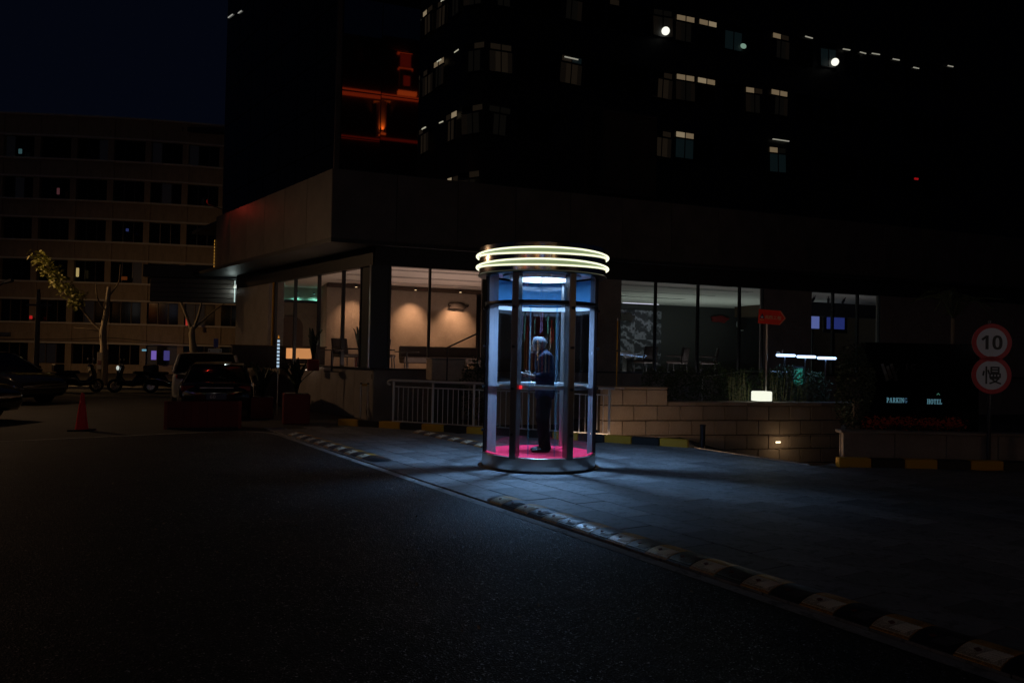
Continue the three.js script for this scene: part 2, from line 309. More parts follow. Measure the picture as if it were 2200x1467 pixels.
// ================================================================== HOTEL PODIUM
const pod = thing('hotel_podium', 'low dark hotel block with deep overhanging fascia and tall glazed hall', 'building', [C0[0], 0, C0[1]], HA);
{
  const poly = (pts, y, th) => { const g = new THREE.ExtrudeGeometry(new THREE.Shape(pts.map(([x, z]) => new THREE.Vector2(x, -z))), { depth: th, bevelEnabled: false }); g.rotateX(-Math.PI / 2); g.translate(0, y, 0); return uvm(g); };
  const K = [-1.14, .4], le = lp(8.75, 1.2), inner = [[-.05, -.05], [26, -.05], [26, -10.4], [-2.9, -10.4], lp(10, -.05), lp(0.05, -.05)];
  part(pod, 'soffit', poly([K, [26, .4], [26, -11], [-4.3, -11], le], 4.12, .1), M.black);
  part(pod, 'roof', poly([[-1.1, .36], [26, .36], [26, -11], [-4.3, -11], [le[0] + .04, le[1]]], 5.6, .1), M.black);
  part(pod, 'hall_floor', poly(inner, .98, .12), M.darkwood);
  part(pod, 'hall_ceiling', poly(inner, 3.75, .12), M.ceiling);
  for (const z of [-1.3, -1.5, -3.1, -3.35, -5.0]) part(pod, 'ceiling_slot', B(5.6, .006, .035), M.black, [2.6, 3.746, z]);
  for (const z of [-1.6, -1.85, -3.6, -5.4, -5.6]) part(pod, 'ceiling_slot', B(6.2, .006, .035), M.black, [9.0, 3.746, z]);
  // fascia panels, main and side
  for (let k = 0; k < 18; k++) part(pod, 'fascia_panel', CB(1.49, 1.6, .08, .006), M.fascia, [-1.14 + .75 + k * 1.5, 5.0, .36]);
  for (let k = 0; k < 6; k++) { const t = -.05 + .73 + k * 1.46, p = lp(t, 1.16); part(pod, 'fascia_panel', CB(1.45, 1.6, .08, .006), M.fascia, [p[0], 5.0, p[1]], [0, LA, 0]); }
  // plinth panels
  for (let k = 0; k < 27; k++) { const w = .95; part(pod, 'plinth_panel', CB(w - .006, 1.2, .08, .004), M.granite, [-.02 + w * (k + .5), .6, -.02], null); }
  for (let k = 0; k < 10; k++) { const w = 1.0, p = lp(.02 + w * (k + .5), -.02); part(pod, 'plinth_panel', CB(w - .006, 1.2, .08, .004), M.granite, [p[0], .6, p[1]], [0, LA, 0]); }
  part(pod, 'window_sill', CB(26, .04, .2, .006), M.darkmetal, [13, 1.225, .02]);
  { const p = lp(3.4, 0); part(pod, 'window_sill', CB(6.8, .04, .2, .006), M.darkmetal, [p[0], 1.225, p[1]], [0, LA, 0]); }
  // header over the glass
  part(pod, 'header', B(26.1, .46, .2), M.black, [13, 3.91, -.02]);
  { const p = lp(5, 0); part(pod, 'header', B(10, .46, .2), M.black, [p[0], 3.91, p[1]], [0, LA, 0]); }
  // solid stretches of the front
  for (const [a, b, m] of [[2.68, 5.86, M.greenblack], [5.86, 6.54, M.granite], [11.2, 12.9, M.granite], [15.57, 26, M.granite]]) part(pod, 'wall_panel', B(b - a, 2.44, .2), m, [(a + b) / 2, 2.465, -.03]);
  part(pod, 'door_leaf', B(.5, 2.3, .05), M.maroon, [4.05, 2.4, .1]);
  part(pod, 'corner_column', CB(.44, 2.44, .44, .01), M.greenblack, [.1, 2.465, -.22]);
  { const p = lp(.42, -.1); part(pod, 'corner_column', CB(.62, 2.44, .24, .01), M.greenblack, [p[0], 2.465, p[1]], [0, LA, 0]); }
  part(pod, 'corner_trim', B(.03, 2.44, .05), M.brushed, [-.15, 2.465, .02]);
  { const p = lp(8.6, -.2); part(pod, 'end_pier', CB(3.1, 3.68, .5, .01), M.granite, [p[0], 2.0, p[1]], [0, LA, 0]); }
  // glazing: panes and mullions
  const mull = B(.055, 2.44, .09);
  const bays = [[.33, 1.31], [1.31, 2.68], [6.54, 7.64], [7.64, 9.0], [9.0, 10.39], [10.39, 11.2], [12.9, 13.75], [13.75, 14.7], [14.7, 15.57]];
  for (const [a, b] of bays) { const w = part(pod, 'window_pane', memo('pp' + (b - a).toFixed(2), () => new THREE.PlaneGeometry(b - a - .05, 2.42)), M.pane, [(a + b) / 2, 2.465, 0]); part(pod, 'mullion', mull, M.darkmetal, [b, 2.465, 0]); }
  for (const a of [.33, 6.54, 12.9]) part(pod, 'mullion', mull, M.darkmetal, [a, 2.465, 0]);
  const tb = [.74, 1.8, 3.32, 5.0, 6.55];
  for (let k = 0; k < 4; k++) { const p = lp((tb[k] + tb[k + 1]) / 2, 0), w = tb[k + 1] - tb[k]; part(pod, 'window_pane', new THREE.PlaneGeometry(w - .05, 2.42), M.pane, [p[0], 2.465, p[1]], [0, LA, 0]); }
  for (const t of tb) { const p = lp(t, 0); part(pod, 'mullion', mull, M.darkmetal, [p[0], 2.465, p[1]], [0, LA, 0]); }
  { const p = lp(6.62, .06); part(pod, 'edge_trim', B(.04, 2.5, .05), M.yellow, [p[0], 2.465, p[1]], [0, LA, 0]); }
  // rooms: back walls and partitions
  const W = 2.65, wy = 1.1 + W / 2;
  part(pod, 'back_wall', B(4.9, W, .2), M.plaster, [2.18, wy, -6.45]);
  part(pod, 'back_wall', B(2.2, W, .2), M.plaster, [-1.35, wy, -8.8]);
  part(pod, 'jog_wall', B(.2, W, 2.4), M.plaster, [-.17, wy, -7.6]);
  part(pod, 'hall_partition', B(.2, W, 10.3), M.wood, [5.75, wy, -5.2]);
  part(pod, 'rear_wall', B(1.4, W, .2), M.wood, [5.2, wy, -8.9]);
  part(pod, 'back_wall', B(14, W, .2), mat(.045, .042, .04, .8), [12.8, wy, -8.7]);
  part(pod, 'hall_partition', B(.2, W, 8.6), M.wood, [19.6, wy, -4.4]);
  part(pod, 'closing_wall', B(26, W, .2), M.black, [13, wy, -10.3]);
  part(pod, 'closing_wall', B(2.8, W, .2), M.black, [-1.4, wy, -10.3]);
  part(pod, 'valance', CB(5.0, .12, .25, .01), M.wood, [2.2, 3.68, -6.2]);
  part(pod, 'soffit_box', CB(1.9, .42, 2.2, .01), M.wood, [16.9, 3.54, -6.6]);
  part(pod, 'bulkhead', CB(6.2, .46, .3, .01), M.black, [16.6, 3.38, -2.5]);
  // downlights that graze the warm wall
  for (const [s, k] of [[.52, 6.5], [2.39, 11], [3.87, 13.5]]) {
    const d = part(pod, 'downlight', CY(.045, .09, 14), M.darkmetal, [s, 3.66, -5.72]); part(d, 'lamp_lens', CY(.034, .006, 14), glow(2.5, 1.7, .9), [0, -.048, 0]);
    const l = new THREE.SpotLight(lin(1, .56, .33), k, 0, 41 * D2R, 1, 2); l.name = 'downlight_beam'; l.position.set(s, 3.59, -5.72); l.target.position.set(s, 1.75, -6.5); l.shadow.radius = 2; pod.add(l, l.target);
  }
  // floor uplights behind the plinth wash the ceilings
  const uplight = (x, z, w, c, k) => { part(pod, 'floor_uplight', B(w, .02, .08), glow(c[0], c[1], c[2]), [x, 1.105, z]);
    const l = new THREE.RectAreaLight(lin(...c), k, w, .08); l.name = 'floor_uplight_strip'; l.position.set(x, 1.12, z); l.rotation.set(Math.PI / 2, 0, 0); pod.add(l); };
  uplight(2.0, -1.0, 4.2, [1, .68, .56], 26);
  uplight(3.0, -3.4, 3.6, [1, .66, .53], 32);
  uplight(-.7, -3.4, 1.2, [1, .7, .5], 26);
  uplight(-1.1, -6.9, 1.2, [1, .66, .42], 14);
  uplight(9.0, -1.4, 4.4, [.95, .84, .84], 9);
  uplight(12.5, -5.6, 6.5, [.8, 1, .92], 22);
  uplight(15.6, -1.4, 3.2, [.9, .9, 1], 4);
  // teal lamps over the shelf of the side room
  part(pod, 'shelf', CB(2.0, .08, .3, .01), M.black, [-1.25, 3.27, -8.55]);
  for (const s of [-1.55, -.95, -.4]) {
    const d = part(pod, 'shelf_lamp', CY(.03, .05, 12), M.darkmetal, [s, 3.56, -8.5]); part(d, 'lamp_lens', CY(.026, .006, 12), glow(.6, 2, 1.7), [0, -.028, 0]);
    const l = new THREE.SpotLight(lin(.22, .85, .72), 2.4, 0, 62 * D2R, .9, 2); l.name = 'shelf_lamp_beam'; l.position.set(s, 3.5, -8.5); l.target.position.set(s, 2.4, -8.75); pod.add(l, l.target);
  }
  for (const s of [-1.95, -1.1]) part(pod, 'arch_panel', (() => { const h = new THREE.Shape(); h.moveTo(-.38, 0); h.lineTo(-.38, 1.3); h.absarc(0, 1.3, .38, Math.PI, 0, true); h.lineTo(.38, 0); const g = new THREE.ExtrudeGeometry(h, { depth: .05, bevelEnabled: false }); return g; })(), mat(.16, .1, .07, .8), [s, 1.1, -8.69]);
  // wall-sized grey picture and small track lamps in the right rooms
  const art = part(pod, 'wall_picture', B(2.4, 2.3, .05), mat(1, 1, 1, .8, 0, { map: tex(N2, 2.4, (i, x, y) => { const j = (y * 2) * N1 + x * 2, r = Math.abs(Math.sin((x * .6 + y * 1.6) / N2 * 9 + patch[j] * 6)); return grey(.04 + .24 * r ** 6 + .1 * (fine[j] - .4) * patch[j], [.95, .95, 1.1]); }, true) }), [11.9, 2.35, -8.57]);
  part(pod, 'picture_light', B(1.6, .02, .03), glow(.9, .9, 1.1), [11.9, 3.72, -8.1]);
  { const l = new THREE.SpotLight(lin(.85, .88, 1), .4, 0, 50 * D2R, .9, 2); l.position.set(12.1, 3.66, -7.6); l.target.position.set(12.2, 2.2, -8.6); l.name = 'picture_light_beam'; pod.add(l, l.target); }
  for (let k = 0; k < 5; k++) { const d = part(pod, 'track_lamp', CY(.04, .14, 10), M.darkmetal, [13.3 + k * .62, 3.62, -1.7], [.4, 0, .3 * (k % 2 ? 1 : -1)]); part(d, 'mount', B(.02, .1, .02), M.darkmetal, [0, .1, 0]); }
  // red lamp and amber strip at the far end of the side fascia
  { const p = lp(7.4, 1.95), q = lp(7.4, 1.2), li = lp(7.4, 1.9); const a = part(pod, 'red_lamp', CB(.22, .16, .1, .01), M.darkmetal, [p[0], 6.0, p[1]], [0, LA, 0]); part(a, 'lamp_lens', B(.18, .1, .006), glow(.5, .02, .012), [0, 0, .054]); part(pod, 'lamp_bracket', bar(V(q[0], 5.8, q[1]), V(p[0], 5.95, p[1]), .015), M.darkmetal);
    const l = new THREE.SpotLight(lin(1, .06, .035), .5, 0, 75 * D2R, .8, 2), g0 = lp(7.0, 1.2); l.name = 'red_lamp_light'; l.position.set(lp(7.4, 1.87)[0], 6.0, lp(7.4, 1.87)[1]); l.target.position.set(g0[0], 5.2, g0[1]); pod.add(l, l.target);
    const e = lp(8.76, 1.22); for (let k = 0; k < 9; k++) part(pod, 'amber_light', B(.018, .06, .018), glow(.42, .2, .03), [e[0], 4.24 + k * .1, e[1]]); }
  part(pod, 'louvre_housing', B(2.0, 2.6, .6), M.black, [8.48, 8.0, -3.4]);
  part(pod, 'louvre_frame', B(.05, 2.5, .06), M.darkmetal, [8.48, 8.08, -3.06]);
  const slat = B(.92, .035, .07); for (let k = 0; k < 44; k++) for (const x of [8.0, 8.96]) part(pod, 'louvre_slat', slat, M.fascia, [x, 6.9 + k * .054, -3.05], [.7, 0, 0]);
  part(pod, 'plant_room', B(2.4, 4.0, 2.6), M.black, [8.48, 7.6, -5.1]);
}

// ------------------------------------------------------------------ furniture in the hall (floor 1.10 m)
const FL = 1.1;
function chair(label, s, n, turn, dark = M.darkwood) {
  const t = thing('lounge_chair', label, 'chair', hw(s, FL, n), HA + turn, 'lounge chairs in the hall');
  part(t, 'seat', CB(.52, .09, .5, .02), dark, [0, .42, 0]); part(t, 'backrest', CB(.5, .42, .07, .02), dark, [0, .66, -.24], [-.2, 0, 0]);
  for (const x of [-.22, .22]) { for (const z of [-.2, .2]) part(t, 'leg', bar(V(x, .4, z), V(x * 1.15, 0, z * 1.15), .016), M.darkmetal); part(t, 'armrest', CB(.05, .04, .46, .01), dark, [x * 1.15, .6, 0]); }
}
chair('dark lounge chair inside the glass, between the two plants', -.35, -2.1, .5);
chair('dark lounge chair with its back to the corner column', .35, -1.6, -1.1);
chair('dark lounge chair at the small table, left of the long bench', 1.1, -3.9, 1.2);
{ const t = thing('bench', 'long dark upholstered bench in front of the warm lit wall', 'bench', hw(3.1, FL, -4.5), HA);
  part(t, 'seat', CB(2.9, .2, .6, .03), M.darkwood, [0, .32, .2]); part(t, 'backrest', CB(2.9, .42, .14, .03), M.darkwood, [0, .52, -.1]); for (const x of [-1.3, -.4, .5, 1.3]) for (const z of [0, .42]) part(t, 'leg', CY(.02, .22, 8), M.darkmetal, [x, .11, z]); }
function table(label, s, n, r = .35) { const t = thing('cafe_table', label, 'table', hw(s, FL, n), 0, 'round tables in the hall'); part(t, 'table_top', CY(r, .03, 24), M.darkwood, [0, .55, 0]); part(t, 'stem', CY(.025, .54, 10), M.darkmetal, [0, .27, 0]); part(t, 'foot', CY(.2, .02, 20), M.darkmetal, [0, .01, 0]); }
table('small round table left of the long dark bench', 1.55, -3.2); table('small round table beside the chair at the side windows', -.75, -1.7, .28);
{ const t = thing('reception_counter', 'low dark counter with a glowing orange front panel', 'counter', hw(-1.75, FL, -5.4), HA);
  part(t, 'counter_body', CB(2.6, .62, .5, .01), M.darkwood, [0, .31, 0]); part(t, 'counter_top', CB(2.7, .04, .6, .01), M.wood, [0, .64, 0]);
  part(t, 'light_panel', B(.72, .3, .012), glow(.62, .25, .085), [.55, .44, .258]);
  const l = new THREE.RectAreaLight(lin(1, .5, .2), .5, .72, .3); l.position.set(.55, .44, .28); l.rotation.y = Math.PI; l.name = 'light_panel_light'; t.add(l); }
// wall reliefs: dark cloud-shaped plaques
function plaque(label, s, y, n, w, h, m) {
  const sh = new THREE.Shape(); const k = 26; for (let i = 0; i < k; i++) { const a = i / k * Math.PI * 2, q = 1 + .16 * Math.sin(a * 5 + 1) + .1 * Math.sin(a * 9); sh[i ? 'lineTo' : 'moveTo'](Math.sign(Math.cos(a)) * Math.abs(Math.cos(a)) ** .7 * w / 2 * q, Math.sign(Math.sin(a)) * Math.abs(Math.sin(a)) ** .8 * h / 2 * q); }
  const g = new THREE.ExtrudeGeometry(sh, { depth: .05, bevelSize: .015, bevelThickness: .015, bevelSegments: 1 });
  solo('wall_plaque', label, 'plaque', g, m, hw(s, y, n), [0, HA, 0], 'irregular wall plaques');
}
plaque('dark cloud-shaped plaque on the warm lit wall', 3.97, 3.2, -6.32, .6, .19, M.darkwood);
plaque('faint dark red plaque on the grey wall of the right hall', 15.85, 3.28, -8.57, .75, .24, M.maroon);
plaque('dark plaque over the grey picture in the right hall', 11.5, 3.2, -8.5, .6, .3, M.darkwood);
{ const t = thing('round_mirror', 'round dark disc with a pale crescent rim, right hall', 'mirror', hw(16.9, 3.1, -8.5), HA); part(t, 'disc', shifted(CY(.24, .04, 30), 0, 0, 0, Math.PI / 2), M.darkwood); part(t, 'rim', new THREE.TorusGeometry(.25, .02, 8, 30, 2.4), M.white, [0, 0, .03], [0, 0, 2.6]); }
// screens of the far right room
function screen(name, label, s, y, n, w, h, c, frame = .05) { const t = thing(name, label, 'screen', hw(s, y, n), HA); part(t, 'bezel', CB(w + frame * 2, h + frame * 2, .05, .01), M.black); part(t, 'screen_panel', B(w, h, .006), glow(...c), [0, 0, .03]);
  part(t, 'wall_stand', B(.06, y - FL, .06), M.black, [0, -(y - FL) / 2, -.06]); }
screen('poster_screen', 'pale blue lit screen at the left edge of the far right window', 16.62, 3.06, -4, .46, .5, [.085, .11, .30], .02);
screen('television', 'dim blue television in a wide black frame, far right window', 17.6, 3.03, -4, .82, .42, [.014, .022, .12], .14);
{ const t = thing('lectern', 'small white sloped lectern behind the glass of the right hall', 'lectern', hw(7.6, FL, -1.4), HA + .3); part(t, 'column', CB(.25, .55, .2, .02), M.greenblack, [0, .275, 0]); part(t, 'slope', CB(.42, .03, .34, .008), M.white, [0, .62, 0], [.5, 0, .12]); }
for (const [s, l] of [[8.3, 'dark chair beside the white lectern'], [9.4, 'dark chair in the middle of the right hall'], [10.5, 'dark chair by the right hall end pillar']]) chair(l, s, -1.6, .4 * s);

// ------------------------------------------------------------------ dark slab tower on the podium
{
  const t = thing('glass_tower', 'black glass slab tower rising behind the podium corner', 'building', [C0[0], 0, C0[1]], HA);
  const c = [-.79, -1.5], e = lp(1, 0).map((v, i) => v), L = 9.6, le = [c[0] + e[0] * L, c[1] + e[1] * L], H = 32;
  const g = new THREE.ExtrudeGeometry(new THREE.Shape([[c[0] + .06, -(c[1] - .06)], [1.3, -(c[1] - .06)], [1.3, 12], [le[0] + .1, 12], [le[0] + .1, -le[1]]].map(p => new THREE.Vector2(...p))), { depth: H - 5.7, bevelEnabled: false }); g.rotateX(-Math.PI / 2); g.translate(0, 5.7, 0);
  part(t, 'tower_core', uvm(g), M.black);
  part(t, 'corner_mullion', CB(.13, H - 5.7, .13, .01), M.fascia, [c[0], (H + 5.7) / 2, c[1]]);
  const gl = B(.98, 1.16, .02); // mirror glass on the narrow front, black glass on the long side
  for (let r = 0; r < 14; r++) for (let k = 0; k < 2; k++) part(t, 'glass_panel', memo('mp', () => B(.98, 1.18, .02)), r < 4 ? M.mirrorglass : M.blackglass, [-.19 + k * 1.0, 6.36 + r * 1.2 + .1, c[1] - .03], [rr(-.004, .004), rr(-.003, .003), 0]);
  for (let r = 0; r < 12; r++) for (let k = 0; k < 7; k++) { const d = .75 + k * 1.3; part(t, 'glass_panel', memo('sp', () => B(1.26, 1.16, .02)), M.blackglass, [c[0] + e[0] * d - .0, 6.3 + r * 1.2, c[1] + e[1] * d], [0, LA, 0]); }
  for (const [d, y, w] of [[8.9, 13.05, .5], [7.9, 12.85, .35], [6.3, 13.1, .3]]) part(t, 'window_light', B(w, .03, .02), glow(.3, .3, .27), [c[0] + e[0] * d - .03, y, c[1] + e[1] * d + .01], [0, LA, .1]);
}
// ------------------------------------------------------------------ hotel tower with rounded end, far behind
{
  const t = thing('hotel_tower', 'tall dark hotel tower with rounded corner and scattered lit windows', 'building', [2.98, 0, -45], HA);
  const R = 1.2, s0 = -4.8, pts = []; pts.push([42, 0]); pts.push([s0, 0]); for (let k = 1; k <= 8; k++) { const a = k / 8 * Math.PI / 2; pts.push([s0 - R * Math.sin(a), -R + R * Math.cos(a)]); } pts.push([s0 - R - 2.6, -R - 13], [s0 - R - 2.6, -20], [42, -20]);
  const g = new THREE.ExtrudeGeometry(new THREE.Shape(pts.map(([x, z]) => new THREE.Vector2(x, -z))), { depth: 36, bevelEnabled: false }); g.rotateX(-Math.PI / 2);
  part(t, 'tower_wall', uvm(g), M.black);
  const dim = glow(.0022, .0019, .0014), dim2 = glow(.0075, .0052, .0032), warm = glow(.13, .095, .055), warm2 = glow(.2, .155, .095), cool = glow(.0022, .0045, .005), off = M.blackglass, curt = glow(.0032, .0023, .0015);
  const fr = B(1.3, .06, .1), mv = B(.05, 1.6, .1), up = B(.58, .34, .02), lo = B(.58, 1.12, .02);
  const win = (x, z, ry, y, a, b, c) => { // y = window head; a, b = the two upper lights, c = lower panes
    const w = part(t, 'window', mv, M.darkmetal, [x + rr(-.12, .12), y - .8 + rr(-.08, .08), z], [rr(-.02, .02), ry, rr(-.05, .05)]);
    part(w, 'head', fr, M.darkmetal, [0, .8, 0]); part(w, 'transom', fr, M.darkmetal, [0, .42, 0]); part(w, 'sill', fr, M.darkmetal, [0, -.8, 0]);
    part(w, 'upper_pane', up, a, [-.315, .61, 0]); part(w, 'upper_pane', up, b, [.315, .61, 0]); part(w, 'lower_pane', lo, c, [-.315, -.2, 0]); part(w, 'lower_pane', lo, c, [.315, -.2, 0]);
    if (c === dim || c === dim2) for (const [cx, k] of [[-.5, .34], [.52, .26]]) part(w, 'curtain', B(k, 1.1, .02), rnd() < .5 ? curt : M.black, [cx, -.2, .03]);
    return w; };
  const lit = { // row top : {s: [upper, upper, lower]}
    '22.4': { 3: [dim2, off, off], 6: [dim, dim, dim], 7.6: [warm, warm, dim], 9: [warm, warm2, off], 11.4: [off, off, cool], 14.7: [warm, dim2, dim], 18.8: [off, off, cool], 0: [off, dim, dim], '-4.2': [dim2, off, dim] },
    '18.75': { 0: [dim2, cool, dim2], 6: [off, dim2, dim2], 7.6: [warm, warm, dim], 9.6: [warm2, warm, off], 12.3: [warm, dim2, dim], 14.6: [warm, warm, dim], '-4.2': [dim2, dim2, dim2] },
    '15.2': { 6.2: [off, dim2, dim2], 7.6: [warm2, warm, cool], 14.7: [warm, dim, cool], '-4.2': [dim, dim, dim], 0: [off, dim, dim] } };
  for (const row of ['22.4', '18.75', '15.2']) for (const s of [-4.2, -2.6, -1.3, 0, 1.5, 3, 4.5, 6, 7.6, 9.2, 11, 12.6, 14.6, 16.6, 18.6, 20.4, 22.2, 24, 25.8, 27.6, 29.4]) {
    let f = [off, off, off]; for (const k in lit[row]) if (Math.abs(+k - s) < .5) f = lit[row][k]; win(s, .06, 0, +row, ...f); }
  for (const row of [22.4, 18.75, 15.2, 11.6]) { for (let k = 0; k < 7; k++) { const d = .9 + k * 1.75, f = [[warm2, dim2, dim2], [dim2, off, dim2], [warm, warm, dim], [dim2, warm2, dim2]][(k * 3 + Math.round(row)) % 4], w = win(s0 - R - .2 * d - .06, -R - .98 * d + .01, -Math.PI / 2 + .2, row, ...f); if ((k + Math.round(row)) % 3) part(w, 'strip_light', B(.5, .06, .04), glow(.4, .38, .28), [.1, .72, .04]); }
    win(s0 - R * .72, -R + (R + .05) * .72, -.78, row, off, dim2, dim); }
  // thin ceiling strips and round lamps behind the glass
  for (const [s, y, w] of [[0, 18.55, 1.0], [14.7, 15.6, 1.5], [16.8, 22.5, .7], [19.9, 22.2, .7], [21.3, 22.2, .6], [22.4, 22.3, .8], [24.2, 22.2, .7], [26, 21.9, .6], [29.2, 22.5, .6]]) part(t, 'strip_light', B(w * .85, .055, .05), glow(.26, .25, .2), [s, y, .16], [0, 0, rr(-.06, .04)]);
  for (const [s, y] of [[6.1, 21.1], [18.9, 21.2]]) part(t, 'round_lamp', new THREE.SphereGeometry(.24, 24, 16), glow(1.1, 1.1, .95), [s, y, .22]);
  part(t, 'window_lamp', new THREE.SphereGeometry(.2, 12, 8), glow(.16, .26, .2), [11.7, 21.1, .2], null, [1.1, .8, .4]);
  part(t, 'red_light', B(.3, .12, .1), glow(.25, .004, .006), [26.2, 14.3, .1]);
}
// ------------------------------------------------------------------ floodlit old building behind the lens, seen in the tower's mirror glass
{
  const t = thing('floodlit_building', 'old stone building with orange floodlit cornices, mirrored in the tower glass', 'building', [23.3, 0, 22.3], 23 * D2R);
  part(t, 'facade', B(16, 30, 2), mat(.12, .1, .08, .8), [0, 15, 1.4]);
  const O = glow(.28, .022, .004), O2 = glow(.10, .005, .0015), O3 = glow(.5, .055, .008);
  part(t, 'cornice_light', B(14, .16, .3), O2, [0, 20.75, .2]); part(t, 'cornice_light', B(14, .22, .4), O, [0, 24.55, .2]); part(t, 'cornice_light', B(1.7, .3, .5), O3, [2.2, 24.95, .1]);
  const col = part(t, 'column', CY(.42, 3.0, 20), mat(.55, .4, .3, .7), [0, 22.5, .1]); part(col, 'capital', CB(1.4, .22, .9, .03), mat(.55, .4, .3, .7), [0, 1.6, 0]);
  part(t, 'column_lamp', CB(.5, .12, .3, .02), O3, [0, 20.98, -.55]);
  const l = new THREE.SpotLight(lin(1, .17, .02), 14, 0, 26 * D2R, .6, 2); l.position.set(0, 21.06, -.55); l.target.position.set(0, 23.4, .0); l.name = 'column_lamp_light'; t.add(l, l.target);
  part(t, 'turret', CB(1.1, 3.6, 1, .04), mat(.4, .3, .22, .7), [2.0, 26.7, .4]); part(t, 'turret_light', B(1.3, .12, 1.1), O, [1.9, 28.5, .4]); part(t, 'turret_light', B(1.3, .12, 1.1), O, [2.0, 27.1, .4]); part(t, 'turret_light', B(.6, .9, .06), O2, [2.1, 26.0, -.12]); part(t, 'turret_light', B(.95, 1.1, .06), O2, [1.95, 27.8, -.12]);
}

// ================================================================== THE GLASS BOOTH
const BX = .418, BZ = -11.55;
{
  const t = thing('glass_booth', 'round glass guard booth with steel base, pink floor and two glowing rings', 'booth', [BX, 0.018, BZ], 0);
  const ang = (phi, r, y) => V(Math.sin(phi * D2R) * r, y, Math.cos(phi * D2R) * r);
  const lathe = (p, n = 72) => new THREE.LatheGeometry(p.map(q => new THREE.Vector2(...q)), n);
  part(t, 'plinth', lathe([[.74, 0], [.80, 0], [.80, .025], [.82, .03], [.82, .2], [.812, .208], [.74, .208]]), M.brushed);
  part(t, 'plinth_skirt', lathe([[.86, 0], [.88, 0], [.87, .014], [.83, .022]]), M.darkmetal);
  part(t, 'floor', lathe([[0, .2], [.78, .2], [.79, .205], [.785, .214], [0, .216]]), M.pink);
  // posts
  for (const [phi, w, d, m] of [[-27, .10, .14, M.smoke], [28, .10, .14, M.smoke], [-80, .035, .06, M.darkmetal], [88, .035, .06, M.darkmetal], [-152, .06, .1, M.brushed], [152, .06, .1, M.brushed]]) {
    const p = ang(phi, .79, 1.47); const post = part(t, 'post', CB(w, 2.56, d, .012), m, [p.x, p.y, p.z], [0, phi * D2R, 0]);
    for (const y of [-.95, -.33, .24, .78]) part(post, 'clamp_bolt', shifted(CY(.022, .03, 12), 0, 0, 0, Math.PI / 2), M.darkmetal, [0, y, d / 2 + .01]);
  }
  // curved panes, lower and upper
  const arc = (a, b, r, h) => { const g = new THREE.CylinderGeometry(r, r, h, Math.max(6, Math.round((b - a) / 4)), 1, true, a * D2R, (b - a) * D2R); return g; };
  const gaps = [[-22, 23], [33, 68], [78, 148], [156, 204], [212, 289], [299, 328]];
  for (const [a, b] of gaps) { part(t, 'curved_pane', arc(a, b, .775, 2.05), M.booth, [0, 1.26, 0]); part(t, 'upper_pane', arc(a, b, .785, .38), M.booth, [0, 2.54, 0]); }
  for (const phi of [-13, 14, 158]) { const p = ang(phi, .768, 1.26); part(t, 'pane_edge', B(.016, 2.05, .02), glass(.7, .9, 1, .15), [p.x, p.y, p.z], [0, phi * D2R, 0]); }
  // frosted film strips on the side panes, pale rear band above the transom
  const frost = mat(.34, .33, .37, .9, 0, { transmission: .5, thickness: 0 });
  for (const [a, b] of [[-76, -53], [60, 84]]) { part(t, 'frosted_strip', arc(a, b, .768, 2.05), frost, [0, 1.26, 0]); part(t, 'frosted_strip', arc(a, b, .775, .37), mat(.2, .22, .27, .6, 0, { transmission: .7, thickness: 0 }), [0, 2.54, 0]); }
  part(t, 'upper_band', arc(100, 262, .772, .37), mat(.07, .23, .43, .06), [0, 2.54, 0]);
  // transom ring, hand rail
  part(t, 'transom_ring', lathe([[.74, 2.30], [.82, 2.30], [.825, 2.305], [.825, 2.345], [.82, 2.35], [.74, 2.35], [.74, 2.30]]), M.darkmetal);
  part(t, 'transom_liner', lathe([[.735, 2.275], [.735, 2.335]]), M.white);
  part(t, 'hand_rail', lathe([[.72, 1.13], [.75, 1.13], [.75, 1.19], [.72, 1.19], [.72, 1.13]]), M.brushed);
  part(t, 'rail_light', CY(.018, .05, 10), glow(.8, .02, .03), [ang(-22, .77, 0).x, 1.16, ang(-22, .77, 0).z]);
  // crown
  part(t, 'crown', lathe([[.80, 2.745], [.915, 2.745], [.92, 2.752], [.92, 3.12], [.915, 3.127], [.0, 3.135]]), M.polish);
  part(t, 'crown_ledge', lathe([[.80, 2.72], [.93, 2.72], [.935, 2.728], [.925, 2.745], [.9, 2.745]]), M.darkmetal);
  for (const y of [2.85, 3.008]) { // each band: two glass tubes that part towards the front, a pale green diffuser between them
    const hoop = (r, k, th) => { const p = []; for (let i = 0; i < 96; i++) { const f = i / 96 * Math.PI * 2; p.push(V(Math.sin(f) * r, y + k * Math.cos(f), Math.cos(f) * r)); } return tube(p, th, 128, 8, true); };
    const pos = []; for (let i = 0; i < 96; i++) { const q = [i, i + 1].map(j => { const f = j / 96 * Math.PI * 2; return [V(Math.sin(f) * .94, y + .038 * Math.cos(f), Math.cos(f) * .94), V(Math.sin(f) * .925, y - .038 * Math.cos(f), Math.cos(f) * .925)]; }); pos.push(q[0][0], q[0][1], q[1][1], q[0][0], q[1][1], q[1][0]); }
    const rb = new THREE.BufferGeometry().setFromPoints(pos); rb.computeVertexNormals(); rb.setAttribute('uv', new THREE.Float32BufferAttribute(new Float32Array(pos.length * 2), 2));
    const d = part(t, 'ring_diffuser', rb, glow(.115, .17, .06, .3));
    part(d, 'ring_tube', hoop(.955, .038, .0118), glow(1.35, 1.38, .95)); part(d, 'ring_tube', hoop(.942, -.038, .0092), glow(1.35, 1.38, .95));
  }
  // ceiling with its lamp: six wedge panels in a frame, perforated band round it
  part(t, 'ceiling', lathe([[0, 2.76], [.8, 2.76]]), M.white);
  part(t, 'ceiling_band', lathe([[.5, 2.76], [.56, 2.725], [.57, 2.725], [.57, 2.76]]), M.brushed);
